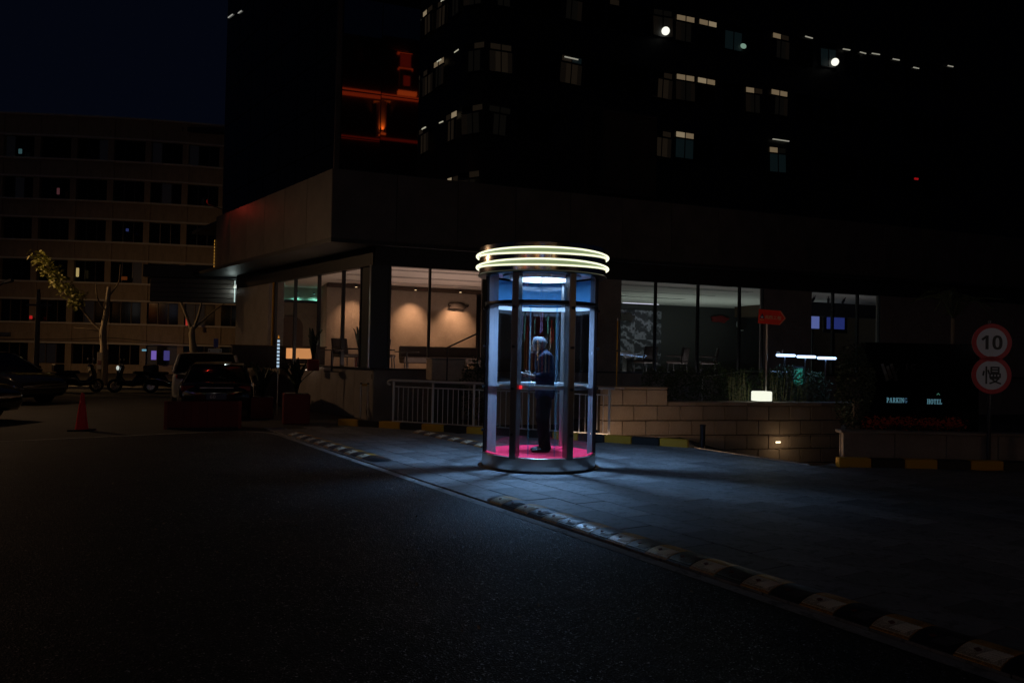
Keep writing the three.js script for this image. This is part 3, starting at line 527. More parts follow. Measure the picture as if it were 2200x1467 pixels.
  for (let k = 0; k < 6; k++) { const sh = new THREE.Shape(); sh.moveTo(.06, 0); sh.lineTo(.44 * Math.cos(.46), -.44 * Math.sin(.46)); sh.lineTo(.44 * Math.cos(.46), .44 * Math.sin(.46)); sh.closePath(); const g = new THREE.ShapeGeometry(sh); g.rotateX(Math.PI / 2); part(t, 'lamp_panel', g, glow(3.6, 5.8, 9.0), [0, 2.692, 0], [0, k * Math.PI / 3, 0]); }
  part(t, 'lamp_frame', lathe([[.44, 2.688], [.47, 2.688], [.475, 2.70], [.475, 2.76]]), M.white);
  const l = new THREE.SpotLight(lin(.3, .57, 1), 46, 0, 69 * D2R, 1, 2); l.name = 'lamp_panel_light'; l.shadow.radius = 8; l.position.set(0, 2.67, 0); l.target.position.set(0, 0, 0); t.add(l, l.target);
}
solo('paper_cup', 'white paper cup standing on the paving behind the booth', 'cup', merge([CY(.038, .17, 20, .05), shifted(CY(.054, .016, 20), 0, .09, 0)]), M.white, [1.05, .108, -13.9]);

// ================================================================== THE GUARD
function blob(bones, lo, hi, cell, k = .03, cut, fold = 0) { // tapered capsules joined with a smooth minimum, meshed
  const c = lo.clone().add(hi).multiplyScalar(.5), half = Math.max(hi.x - lo.x, hi.y - lo.y, hi.z - lo.z) / 2 * 1.08, n = Math.min(150, Math.ceil(half * 2 / cell)), mc = new MarchingCubes(n, M.black, false, false, 260000);
  mc.isolation = 0; const h = n / 2;
  const bs = bones.map(([a, b, r1, r2, sq = [1, 1, 1]]) => ({ a: V(...a), d: V(...b).sub(V(...a)), r1, r2, sq }));
  for (let z = 0; z < n; z++) for (let y = 0; y < n; y++) for (let x = 0; x < n; x++) {
    const px = c.x + (x - h) / h * half, py = c.y + (y - h) / h * half, pz = c.z + (z - h) / h * half; let d = 1e3;
    for (const b of bs) { const qx = (px - b.a.x) , qy = (py - b.a.y), qz = (pz - b.a.z), dd = b.d.lengthSq() || 1e-9; let t = (qx * b.d.x + qy * b.d.y + qz * b.d.z) / dd; t = t < 0 ? 0 : t > 1 ? 1 : t;
      const e = Math.hypot((qx - b.d.x * t) / b.sq[0], (qy - b.d.y * t) / b.sq[1], (qz - b.d.z * t) / b.sq[2]) - (b.r1 + (b.r2 - b.r1) * t), m = Math.max(k - Math.abs(d - e), 0) / k; d = Math.min(d, e) - m * m * k * .25; }
    if (fold) d += fold * (Math.sin(py * 42 + px * 19 + Math.sin(pz * 31) * 1.5) * .6 + Math.sin(py * 23 - pz * 37 + 1.3 * Math.sin(px * 26)) * .4);
    if (cut) d = Math.max(d, cut(px, py, pz));
    mc.field[z * n * n + y * n + x] = -d; }
  mc.update(); const cnt = mc.count, g = new THREE.BufferGeometry(), p = new Float32Array(cnt * 3), nn = new Float32Array(cnt * 3);
  for (let i = 0; i < cnt; i++) { p[i * 3] = c.x + mc.positionArray[i * 3] * half; p[i * 3 + 1] = c.y + mc.positionArray[i * 3 + 1] * half; p[i * 3 + 2] = c.z + mc.positionArray[i * 3 + 2] * half; for (let j = 0; j < 3; j++) nn[i * 3 + j] = mc.normalArray[i * 3 + j]; }
  g.setAttribute('position', new THREE.BufferAttribute(p, 3)); g.setAttribute('normal', new THREE.BufferAttribute(nn, 3)); g.setAttribute('uv', new THREE.BufferAttribute(new Float32Array(cnt * 2), 2));
  const w = mergeVertices(g, 1e-4); w.computeVertexNormals(); return w;
}
{
  const t = thing('person', 'grey-haired person in dark navy jacket inside the booth, looking down at a phone', 'person', [.46, .234, -11.5], .12);
  const skin = mat(.14, .08, .055, .6), navy = mat(.0045, .007, .018, .8, 0, { specularIntensity: .25 }), trou = mat(.004, .004, .005, .9, 0, { specularIntensity: .2 }), hairM = mat(.055, .055, .06, .9, 0, { specularIntensity: .3 }), shoe = mat(.01, .01, .01, .35);
  // body faces -x
  const HX = -.085, HY = 1.525; // head centre
  const core = [[[.03, .92, -.07], [.03, .92, .07], .10, .10], [[.03, .92, 0], [.03, 1.08, 0], .12, .12, [.9, 1, 1.15]], [[.03, 1.08, 0], [.02, 1.28, 0], .125, .14, [.9, 1, 1.2]], [[.02, 1.34, -.13], [.02, 1.34, .13], .075, .075], [[0, 1.36, 0], [-.05, 1.46, 0], .06, .055],
    [[.03, .88, .09], [-.01, .48, .095], .088, .06], [[-.01, .48, .095], [.03, .08, .1], .056, .04], [[.03, .88, -.09], [.0, .48, -.095], .088, .06], [[0, .48, -.095], [.05, .08, -.1], .056, .04],
    [[.02, 1.36, .18], [.07, 1.11, .22], .056, .044], [[.07, 1.11, .22], [-.15, 1.08, .11], .042, .03], [[.02, 1.36, -.18], [.07, 1.11, -.22], .056, .044], [[.07, 1.11, -.22], [-.15, 1.08, -.11], .042, .03]];
  const head = [[[HX + .025, HY + .03, 0], [HX - .012, HY + .035, 0], .086, .08, [1, 1, .9]], [[HX - .03, HY - .03, 0], [HX - .07, HY - .075, 0], .062, .038, [1, 1, .95]], [[HX - .085, HY - .005, 0], [HX - .108, HY - .04, 0], .009, .014], [[HX - .072, HY + .012, -.03], [HX - .072, HY + .012, .03], .016, .016], [[HX - .095, HY - .075, -.014], [HX - .095, HY - .075, .014], .008, .008],
    [[HX + .012, HY - .0, .079], [HX + .02, HY - .035, .075], .018, .011, [1, 1, .5]], [[HX + .012, HY - .0, -.079], [HX + .02, HY - .035, -.075], .018, .011, [1, 1, .5]], [[-.04, 1.40, 0], [HX + .01, HY - .05, 0], .056, .052]];
  const hand = s => { const w = [-.15, 1.08, .11 * s], b = [[w, [-.215, 1.10, .068 * s], .026, .03, [1, .75, 1]]]; // palm
    [[0, .074], [.33, .083], [.66, .077], [1, .06]].forEach(([f, len], i) => { const a = [-.225 - .018 * (1 - Math.abs(f - .4)), 1.112 - .034 * f, (.062 - .004 * f) * s], m = [a[0] - len * .5, a[1] + .006, a[2] - .006 * s], e = [m[0] + .006, m[1] + .004, m[2] - len * .42 * s]; b.push([a, m, .0092, .0085], [m, e, .0085, .007]); });
    b.push([[-.185, 1.115, .085 * s], [-.215, 1.145, .055 * s], .0125, .0105], [[-.215, 1.145, .055 * s], [-.25, 1.15, .035 * s], .0105, .0085]); return b; };
  const g = merge([blob(core, V(-.25, 0, -.32), V(.25, 1.5, .32), .016, .05), blob(head, V(-.24, 1.36, -.12), V(.07, 1.66, .12), .005, .022), ...[1, -1].map(s => blob(hand(s), V(-.33, 1.03, s > 0 ? -.02 : -.15), V(-.12, 1.19, s > 0 ? .15 : .02), .0045, .01))]);
  part(t, 'body', g, skin);
  const jk = [[[.03, .84, -.05], [.03, .84, .05], .128, .128, [1, 1, 1.1]], [[.03, .84, 0], [.03, 1.08, 0], .15, .145, [.92, 1, 1.2]], [[.03, 1.08, 0], [.02, 1.28, 0], .145, .158, [.92, 1, 1.2]], [[.02, 1.345, -.14], [.02, 1.345, .14], .09, .09], [[.01, 1.38, 0], [-.015, 1.425, 0], .082, .07], [[.02, 1.36, .18], [.075, 1.11, .225], .075, .062], [[.075, 1.11, .225], [-.12, 1.085, .125], .06, .045], [[.02, 1.36, -.18], [.075, 1.11, -.225], .075, .062], [[.075, 1.11, -.225], [-.12, 1.085, -.125], .06, .045]];
  part(t, 'jacket', blob(jk, V(-.22, .7, -.33), V(.25, 1.5, .33), .013, .04, (x, y) => Math.max(.76 - y, -(x + .135)), .006), navy);
  part(t, 'collar', (() => { const c = new THREE.TorusGeometry(.064, .02, 8, 24); c.rotateX(Math.PI / 2 + .35); c.scale(1, 1.5, 1); return c; })(), navy, [-.018, 1.425, 0], [0, 0, .1]);
  const tr = [[[.03, .92, -.06], [.03, .92, .06], .115, .115], [[.03, .86, .09], [0, .48, .095], .105, .086], [[0, .48, .095], [.035, .05, .1], .084, .078], [[.03, .86, -.09], [.01, .48, -.095], .105, .086], [[.01, .48, -.095], [.055, .05, -.1], .084, .078]];
  part(t, 'trousers', blob(tr, V(-.15, 0, -.25), V(.22, 1.05, .25), .013, .03, (x, y) => .035 - y, .006), trou);
  for (const [x, z] of [[.03, .1], [.05, -.1]]) part(t, 'shoe', blob([[[x + .03, .035, z], [x - .1, .03, z], .05, .044, [1, .8, .9]], [[x - .1, .03, z], [x - .17, .024, z], .042, .03, [1, .7, 1]], [[x, .07, z], [x, .09, z], .052, .045]], V(x - .25, 0, z - .07), V(x + .12, .14, z + .07), .006, .02, (a, b) => .002 - b), shoe);
  part(t, 'hair', blob([[[HX + .03, HY + .036, 0], [HX - .01, HY + .045, 0], .094, .085, [1, 1, .93]], [[HX + .06, HY - .01, 0], [HX + .065, HY - .045, 0], .05, .04, [.8, 1, 1.3]]], V(-.24, 1.36, -.14), V(.1, 1.68, .14), .005, .02, (x, y, z) => { const fx = x - HX, fy = y - HY; return Math.max(-(fy - .018 - .0 * fx) * .8 - Math.max(0, fx + .0) * 1.4, -(fx + .075)); }), hairM);
  for (const z of [-.027, .027]) { const e = part(t, 'eye', new THREE.SphereGeometry(.0105, 12, 8), M.white, [HX - .078, HY - .006, z]); part(e, 'iris', new THREE.SphereGeometry(.006, 8, 6), M.black, [-.0062, -.0025, 0]); }
  part(t, 'eyebrow', merge([shifted(B(.008, .006, .03), HX - .089, HY + .022, .03, 0, .2), shifted(B(.008, .006, .03), HX - .089, HY + .022, -.03, 0, -.2)]), hairM);
  const ph = thing('phone', 'white phone or slip of paper held by the person in the booth', 'phone', [.46, .234, -11.5], .12);
  part(ph, 'case', CB(.15, .008, .075, .003), M.white, [-.30, 1.128, 0], [0, 0, -.12]); part(ph, 'screen', B(.136, .002, .066), mat(.6, .62, .65, .2), [-.3004, 1.1335, 0], [0, 0, -.12]);
}

// ================================================================== RIGHT HAND SIDE
const font = await new FontLoader().loadAsync('fonts/droid/droid_sans_bold.typeface.json');
const serif = await new FontLoader().loadAsync('fonts/droid/droid_serif_bold.typeface.json');
const text = (s, f, size, depth = .01) => { const g = new TextGeometry(s, { font: f, size, depth, curveSegments: 6, bevelEnabled: false }); g.computeBoundingBox(); const b = g.boundingBox; g.translate(-(b.min.x + b.max.x) / 2, -(b.min.y + b.max.y) / 2, 0); return g; };
const CH = { // pen strokes on a 100 x 100 grid, y down
  slow: [[[22, 4], [22, 97]], [[9, 30], [5, 50]], [[32, 24], [37, 40]], [[48, 6], [88, 6], [88, 34], [48, 34], [48, 6]], [[48, 20], [88, 20]], [[42, 43], [95, 43], [95, 61], [42, 61], [42, 43]], [[60, 43], [60, 61]], [[77, 43], [77, 61]], [[44, 69], [88, 69], [72, 85], [42, 97]], [[52, 72], [70, 87], [97, 97]]],
  a: [[[20, 10], [80, 10], [80, 35], [20, 35]], [[20, 10], [20, 90], [48, 80]], [[20, 55], [90, 55]], [[50, 35], [62, 65], [80, 90], [92, 90], [92, 75]]],
  b: [[[10, 8], [10, 95]], [[10, 8], [35, 8], [24, 28], [36, 42], [28, 55], [14, 55]], [[65, 5], [70, 16]], [[42, 22], [98, 22]], [[62, 22], [58, 60], [38, 94]], [[60, 48], [90, 48], [84, 92], [70, 86]]],
  c: [[[15, 15], [85, 15]], [[50, 15], [50, 85]], [[5, 85], [95, 85]]],
  d: [[[40, 6], [10, 16]], [[5, 30], [46, 30]], [[26, 14], [26, 96]], [[26, 36], [6, 68]], [[26, 36], [46, 58]], [[55, 10], [92, 10], [92, 38], [55, 38], [55, 10]], [[52, 52], [96, 52]], [[74, 52], [74, 92]], [[56, 70], [92, 70]], [[48, 92], [100, 92]]] };
const glyph = (k, size, w = 9, depth = .006) => { const out = []; for (const st of CH[k]) for (let i = 0; i < st.length - 1; i++) { const [a, b] = [st[i], st[i + 1]], l = Math.hypot(b[0] - a[0], b[1] - a[1]); out.push(shifted(B((l + w * .8) * size / 100, w * size / 100, depth), ((a[0] + b[0]) / 2 - 50) * size / 100, (50 - (a[1] + b[1]) / 2) * size / 100, depth / 2 + out.length * .00005, 0, 0, -Math.atan2(b[1] - a[1], b[0] - a[0]))); } return merge(out); };
{ // round traffic signs on one pole
  const disc = (name, label, y, make) => { const t = thing(name, label, 'sign', [7.36, y, -12.2], -.12);
    part(t, 'plate', shifted(CY(.288, .012, 48), 0, 0, 0, Math.PI / 2), mat(.55, .56, .6, .45)); part(t, 'red_rim', merge([shifted(new THREE.RingGeometry(.222, .284, 56), 0, 0, .002), shifted(new THREE.TorusGeometry(.284, .006, 6, 56), 0, 0, -.002)]), mat(.45, .012, .02, .45), [0, 0, .0065]); make(t); part(t, 'clamp', CB(.09, .04, .05, .006), M.darkmetal, [0, 0, -.03]); };
  disc('speed_limit_sign', 'round red-rimmed speed limit sign reading 10', 1.96, t => part(t, 'numerals', text('10', font, .215, .003), M.black, [0, 0, .0065]));
  disc('slow_sign', 'round red-rimmed sign with one black Chinese character, below the 10', 1.46, t => part(t, 'character', glyph('slow', .27, 9, .003), M.black, [0, 0, .0065]));
  solo('sign_post', 'slim dark post that carries the two round signs', 'post', CY(.03, 2.3, 14), M.darkmetal, [7.365, 1.15, -12.262]);
}
{ const t = thing('sign_spotlight', 'small spotlight on a post beyond the right edge, aimed at the round signs', 'spotlight', [11.6, 0, -7.2], 0); part(t, 'post', CY(.04, 2.2, 12), M.darkmetal, [0, 1.1, 0]); const h = part(t, 'lamp_head', CB(.14, .12, .18, .02), M.darkmetal, [-.08, 2.25, -.08], [0, .7, 0]); part(h, 'lamp_lens', B(.1, .09, .01), glow(3, 2.8, 2.6), [0, 0, -.095]);
  const l = new THREE.SpotLight(lin(1, .93, .92), 2.8, 0, 9 * D2R, .5, 2); l.name = 'lamp_lens_light'; l.position.set(-.16, 2.25, -.18); l.target.position.set(-4.24, 1.7, -5.0); t.add(l, l.target); }
{ // granite planter with its flowers, clipped bush and sign slab
  const t = thing('planter_wall', 'low grey stone planter wall under the hotel sign', 'planter', [5.15, 0, -12.32], 0);
  for (let k = 0; k < 7; k++) part(t, 'stone_panel', CB(.794, .52, .08, .008), M.granite, [.4 + k * .8, .26, -.04]);
  part(t, 'coping', CB(5.7, .045, .24, .008), M.granite, [2.8, .543, -.06]); part(t, 'end_panel', CB(.08, .52, 1.7, .008), M.granite, [.36, .26, -.86], [0, -.41, 0]); part(t, 'planter_bed', B(4.8, .4, 1.5), mat(.03, .022, .015, .95), [3.2, .26, -.86]);
  part(t, 'lower_wall', B(5.0, 2.4, .1), M.granite, [3.2, -1.21, -1.6]); part(t, 'lower_wall', B(.1, 2.4, 1.75), M.granite, [.36, -1.21, -.86], [0, -.41, 0]);
}
function leaves(n, pos, size, sd, droop = 0) { // loose folded leaves, pos(i) -> Vector3
  const keep = seed; seed = sd; const P = [], q = new THREE.Quaternion(), e = new THREE.Euler();
  for (let i = 0; i < n; i++) { const c = pos(i), s = size * rr(.6, 1.25); e.set(rr(-1.2, 1.2) + droop, rr(0, 6.3), rr(-1, 1)); q.setFromEuler(e);
    const v = [V(0, 0, -s), V(s * .5, s * .14, 0), V(0, 0, s), V(-s * .5, s * .14, 0)].map(p => p.applyQuaternion(q).add(c)); P.push(v[0], v[1], v[2], v[0], v[2], v[3]); }
  seed = keep; const g = new THREE.BufferGeometry().setFromPoints(P); g.computeVertexNormals(); g.setAttribute('uv', new THREE.Float32BufferAttribute(new Float32Array(P.length * 2), 2)); return g;
}
const ball = (rx, ry, rz, fill = .55) => () => { const u = rr(-1, 1), a = rr(0, 6.283), k = Math.sqrt(1 - u * u), r = fill + (1 - fill) * Math.sqrt(rnd()), w = 1 + .12 * Math.sin(a * 3 + u * 5) + .06 * Math.sin(a * 7); return V(k * Math.cos(a) * rx * r * w, u * ry * r * w, k * Math.sin(a) * rz * r * w); };
{ const t = thing('clipped_bush', 'dark clipped bush at the left end of the hotel sign', 'bush', [5.58, .5, -12.95], 0); part(t, 'stem', bar(V(0, -.05, 0), V(0, .5, 0), .03), M.bark2); const f = leaves(2600, ball(.30, .70, .3), .028, 5); f.translate(0, .72, 0); part(t, 'crown', f, M.leafD); }
{ const t = thing('hotel_sign', 'black stone slab sign with faintly lit PARKING and HOTEL lettering', 'sign', [6.82, .46, -13.3], 0);
  part(t, 'slab', CB(1.9, 1.5, .18, .01), mat(.004, .004, .005, .07, 0, { specularIntensity: .5 })); t.children[0].position.y = .74;
  const lt = glow(.06, .15, .19), lt2 = glow(.025, .06, .1), gr = mat(.05, .055, .06, .5);
  const row = (str, x, y, size) => { let cx = x; for (const ch of str) { const g = text(ch, serif, size, .008); g.computeBoundingBox(); const w = g.boundingBox.max.x - g.boundingBox.min.x; part(t, 'lit_letter', g, rnd() < .3 ? lt2 : lt, [cx + w * .29, y, .091], null, [.58, 1, 1]); cx += w * .58 + size * .09; } };
  row('PARKING', -.585, .54, .082); row('HOTEL', .085, .53, .082);
  part(t, 'emblem', (() => { const out = []; for (const [x, l] of [[0, .3], [.075, .22], [.15, .3]]) out.push(shifted(B(.05, l, .008), x, 0, 0, 0, 0, .34)); for (const x of [.07, .2]) out.push(shifted(B(.016, .22, .008), x - .02, -.04, .0003, 0, 0, -.3)); return merge(out); })(), gr, [-.62, 1.0, .0945]);
  part(t, 'lettering', text('I C', serif, .09, .006), gr, [-.2, 1.1, .091]);
  part(t, 'arrow_mark', (() => { const s = new THREE.Shape(); s.moveTo(-.03, 0); s.lineTo(0, .03); s.lineTo(.03, 0); s.lineTo(.02, -.005); s.lineTo(0, .015); s.lineTo(-.02, -.005); return new THREE.ExtrudeGeometry(s, { depth: .006, bevelEnabled: false }); })(), glow(.03, .10, .07), [.27, .645, .091]);
}
{ const f = leaves(900, () => V(rr(0, 1.55), rr(0, .12) + .06 * Math.sin(rr(0, 30)), rr(-.16, .16)), .026, 8); const m = solo('flower_bed', 'row of small red and orange flowers along the planter edge', 'flowers', f, mat(.55, .07, .02, .7), [5.62, .6, -12.62]); m.userData.kind = 'stuff';
  const g = leaves(700, () => V(rr(0, 1.6), rr(-.08, .06), rr(-.18, .18)), .03, 9); const q = solo('flower_leaves', 'dark green leaves under the red flowers of the planter', 'leaves', g, M.leafD, [5.62, .58, -12.64]); q.userData.kind = 'stuff'; }
{ const t = thing('palm_plant', 'faint palm-like plant rising behind the hotel sign', 'plant', [7.6, .3, -13.7], 0); part(t, 'stem', bar(V(0, 0, 0), V(0, 2.1, 0), .05, 10, .035), M.bark2);
  for (let k = 0; k < 11; k++) { const a = k * 2.4, l = rr(.55, .8), ps = [V(0, 2.1, 0), V(Math.cos(a) * l * .45, 2.35 + rr(0, .25), Math.sin(a) * l * .45), V(Math.cos(a) * l, 2.3 + rr(-.1, .2), Math.sin(a) * l)], cv = new THREE.CatmullRomCurve3(ps), out = [tube(ps, .008, 10, 5)];
    for (let i = 2; i < 18; i++) { const p = cv.getPoint(i / 18), d = cv.getTangent(i / 18); for (const sgn of [-1, 1]) { const sd = V(-d.z, -.3, d.x).multiplyScalar(sgn).normalize(); out.push(bar(p, p.clone().add(sd.multiplyScalar(.17 * (1 - i / 26))).add(d.clone().multiplyScalar(.06)), .006, 4, .002)); } } part(t, 'frond', merge(out), M.leaf); } }

// ---- on and behind the sandstone wall
const swp = (s, y, n) => [1.83 + .963 * s + .27 * n, y, -16 - .27 * s + .963 * n], SA = Math.atan2(.27, .963);
{ const t = thing('cube_lamp', 'glowing white box lamp on the sandstone wall', 'lamp', swp(3.72, .728, -.1), SA); part(t, 'shade', CB(.34, .215, .3, .02), glow(.95, .97, .80), [0, .12, 0]); part(t, 'base', CB(.36, .02, .32, .004), M.darkmetal, [0, .01, 0]);
  const l = new THREE.PointLight(lin(.95, 1, .8), .34, 0, 2); l.name = 'cube_lamp_light'; l.position.set(0, .12, 0); l.shadow.radius = 6; t.add(l); }
{ const t = thing('arrow_sign', 'red arrow-shaped direction sign pointing right on a grey pole', 'sign', swp(4.0, .6, -.35), 0);
  part(t, 'pole', CY(.024, 2.0, 12), M.brushed, [0, .95, -.02]);
  const s = new THREE.Shape(); s.moveTo(-.2, -.155); s.lineTo(-.2, .155); s.lineTo(.28, .155); s.lineTo(.4, 0); s.lineTo(.28, -.155); const g = new THREE.ExtrudeGeometry(s, { depth: .02, bevelEnabled: false });
  const red = mat(.9, .03, .008, .4), wh = mat(.75, .42, .3, .5), p = part(t, 'arrow_plate', g, red, [0, 1.97, 0], [0, 0, -.06]);
  ['a', 'b', 'c', 'd'].forEach((k, i) => part(p, 'character', glyph(k, .085, 10, .004), wh, [-.0 + i * .09 - .02, -.005, .021]));
  const tri = new THREE.Shape(); tri.moveTo(-.055, -.045); tri.lineTo(.055, -.045); tri.lineTo(0, .065); part(p, 'emblem', new THREE.ExtrudeGeometry(tri, { depth: .004, bevelEnabled: false }), mat(.03, .05, .16, .5), [-.125, .005, .0205]);
  part(p, 'emblem_ring', new THREE.TorusGeometry(.016, .006, 6, 16), M.white, [-.125, -.012, .027]); part(p, 'caption', B(.1, .012, .003), mat(.7, .35, .1, .5), [-.125, -.075, .0215]);
  for (const sg of [-1, 1]) part(p, 'tip_stripe', B(.185, .014, .004), wh, [.325, sg * .0725, .022], [0, 0, -sg * .91]);
}
{ const t = thing('yellow_pole', 'thin yellow pole standing on the higher end of the sandstone wall', 'pole', swp(.44, 1.0, -.3), 0); part(t, 'pole', CY(.012, 1.34, 10), M.yellow, [0, .7, 0]); part(t, 'clip', CY(.018, .04, 10), M.black, [0, .75, 0]); part(t, 'tip', CY(.015, .05, 10, .008), M.white, [0, 1.4, 0]); }
for (let k = 0; k < 3; k++) { const t = thing('tube_light', ['blue-white light tube nearest the red arrow sign pole', 'middle one of three blue-white light tubes above the hedge', 'rightmost of three blue-white light tubes, beside the dark bush'][k], 'light', [6.36 + k * .475, 1.745 - k * .022, -18.45], .04, 'blue-white light tubes above the hedge');
  part(t, 'glass_tube', (() => { const g = new THREE.CapsuleGeometry(.03, .4, 4, 12); g.rotateZ(Math.PI / 2); return g; })(), glow(1.3, 1.9, 3.0)); part(t, 'batten', CB(.46, .03, .05, .005), M.darkmetal, [0, 0, -.055]); part(t, 'bracket', B(.03, 1.0, .03), M.darkmetal, [0, -.5, -.07]);
  const l = new THREE.RectAreaLight(lin(.25, .5, 1), 14, .44, .05); l.name = 'glass_tube_light'; l.position.set(0, -.035, .02); l.rotation.x = -Math.PI / 2 + .5; t.add(l); }
solo('loose_cable', 'white loop of cable at the left end of the light tubes', 'cable', tube([V(6.12, 1.75, -18.45), V(6.17, 1.83, -18.43), V(6.24, 1.78, -18.42), V(6.28, 1.87, -18.44)], .009, 20, 6), M.white);
{ const n = 7; for (let k = 0; k < n; k++) { const s = 1.75 + k * .66, t = thing('hedge_shrub', ['first', 'second', 'third', 'fourth', 'fifth', 'sixth', 'seventh'][k] + ' dark hedge shrub behind the sandstone wall, counted from the booth', 'shrub', swp(s, 0, -1.05 - .12 * (k % 2)), 0, 'hedge shrubs behind the sandstone wall');
    part(t, 'stem', bar(V(0, 0, 0), V(0, .9, 0), .02), M.bark2); const f = leaves(950, ball(.42, .5, .4, .4), .034, 100 + k); f.translate(0, .93 + .06 * (k % 3), 0); part(t, 'crown', f, M.leaf); } }
for (const [k, s, l] of [[0, 3.4, 'tuft of thin bamboo-like stems left of the white box lamp'], [1, 4.3, 'tuft of thin bamboo-like stems right of the white box lamp'], [2, 4.95, 'tuft of thin stems below the blue light tubes']]) {
  const t = thing('bamboo_tuft', l, 'plant', swp(s, .5, -.55), 0, 'bamboo tufts on the sandstone wall'), out = [];
  for (let i = 0; i < 16; i++) { const x = rr(-.22, .22), z = rr(-.12, .12), b = V(x + rr(-.1, .1), rr(.5, .95), z + rr(-.06, .06)); out.push(bar(V(x, 0, z), b, .007, 5, .003)); }
  part(t, 'stems', merge(out), mat(.24, .22, .1, .7)).userData.kind = 'stuff'; part(t, 'foliage', leaves(260, () => V(rr(-.3, .3), rr(.15, .95), rr(-.15, .15)), .026, 200 + k, .8), M.leaf); }
{ const t = thing('green_screen', 'small green lit panel glimpsed through the hedge', 'screen', [6.75, 1.0, -18.75], 0); part(t, 'screen_panel', B(.2, .4, .012), glow(.015, .17, .13), [0, .25, .03]); part(t, 'housing', CB(.26, .5, .06, .01), M.black, [0, .25, 0]); part(t, 'foot', B(.05, 1.0, .05), M.black, [0, -.5, 0]); }
solo('garden_rail', 'thin pale rail running above the hedge behind the sandstone wall', 'rail', merge([bar(V(4.3, 1.22, -17.9), V(5.3, 1.36, -18.2), .012), bar(V(5.3, 1.36, -18.2), V(6.4, 1.36, -18.5), .012), bar(V(4.3, 0, -17.9), V(4.3, 1.22, -17.9), .012), bar(V(6.4, 0, -18.5), V(6.4, 1.36, -18.5), .012)]), M.brushed);

// ---- by the railing: stone pier, stair, its handrail, covered shrub
{ const t = thing('stone_pier', 'pale stone block on a dark footing behind the railing, left of the booth', 'pier', [-1.5, 0, -18.05], .32); part(t, 'footing', CB(.66, 1.02, .5, .012), M.greenblack, [0, .51, 0]); part(t, 'block', CB(.76, .46, .58, .014), mat(1.5, 1.4, 1.25, .75, 0, { map: T.stone, bumpMap: T.paverB, bumpScale: .003 }), [0, 1.25, 0]); part(t, 'cap', CB(.79, .04, .61, .01), M.stone[2], [0, 1.5, 0]); }
{ const t = thing('entrance_stair', 'dark stone stair rising behind the railing to the hotel door', 'stair', hw(3.3, 0, .5), HA); for (let k = 0; k < 6; k++) part(t, 'step', CB(1.5, .17, .31, .006), M.granite, [.3 * k - .6 + 0, .085 + k * .17, .25 - .0 * k], [0, Math.PI / 2, 0]); part(t, 'cheek', B(1.9, .9, .06), M.granite, [.2, .45, 1.02]); }
solo('stair_handrail', 'slim dark sloping handrail above the stone pier', 'handrail', merge([bar(V(-1.47, 1.72, -17.3), V(-.72, 2.1, -17.55), .018), bar(V(-1.4, 0, -17.3), V(-1.4, 1.75, -17.3), .016), bar(V(-.75, 0, -17.55), V(-.75, 2.08, -17.55), .016)]), M.darkmetal);
{ const t = thing('round_shrub', 'black rounded shrub between the stone pier and the booth', 'shrub', [-.75, 0, -17.55], 0); part(t, 'stem', bar(V(0, 0, 0), V(0, .7, 0), .03), M.bark2); const f = leaves(1500, ball(.42, .75, .42), .032, 41); f.translate(0, .85, 0); part(t, 'crown', f, M.leafD); }

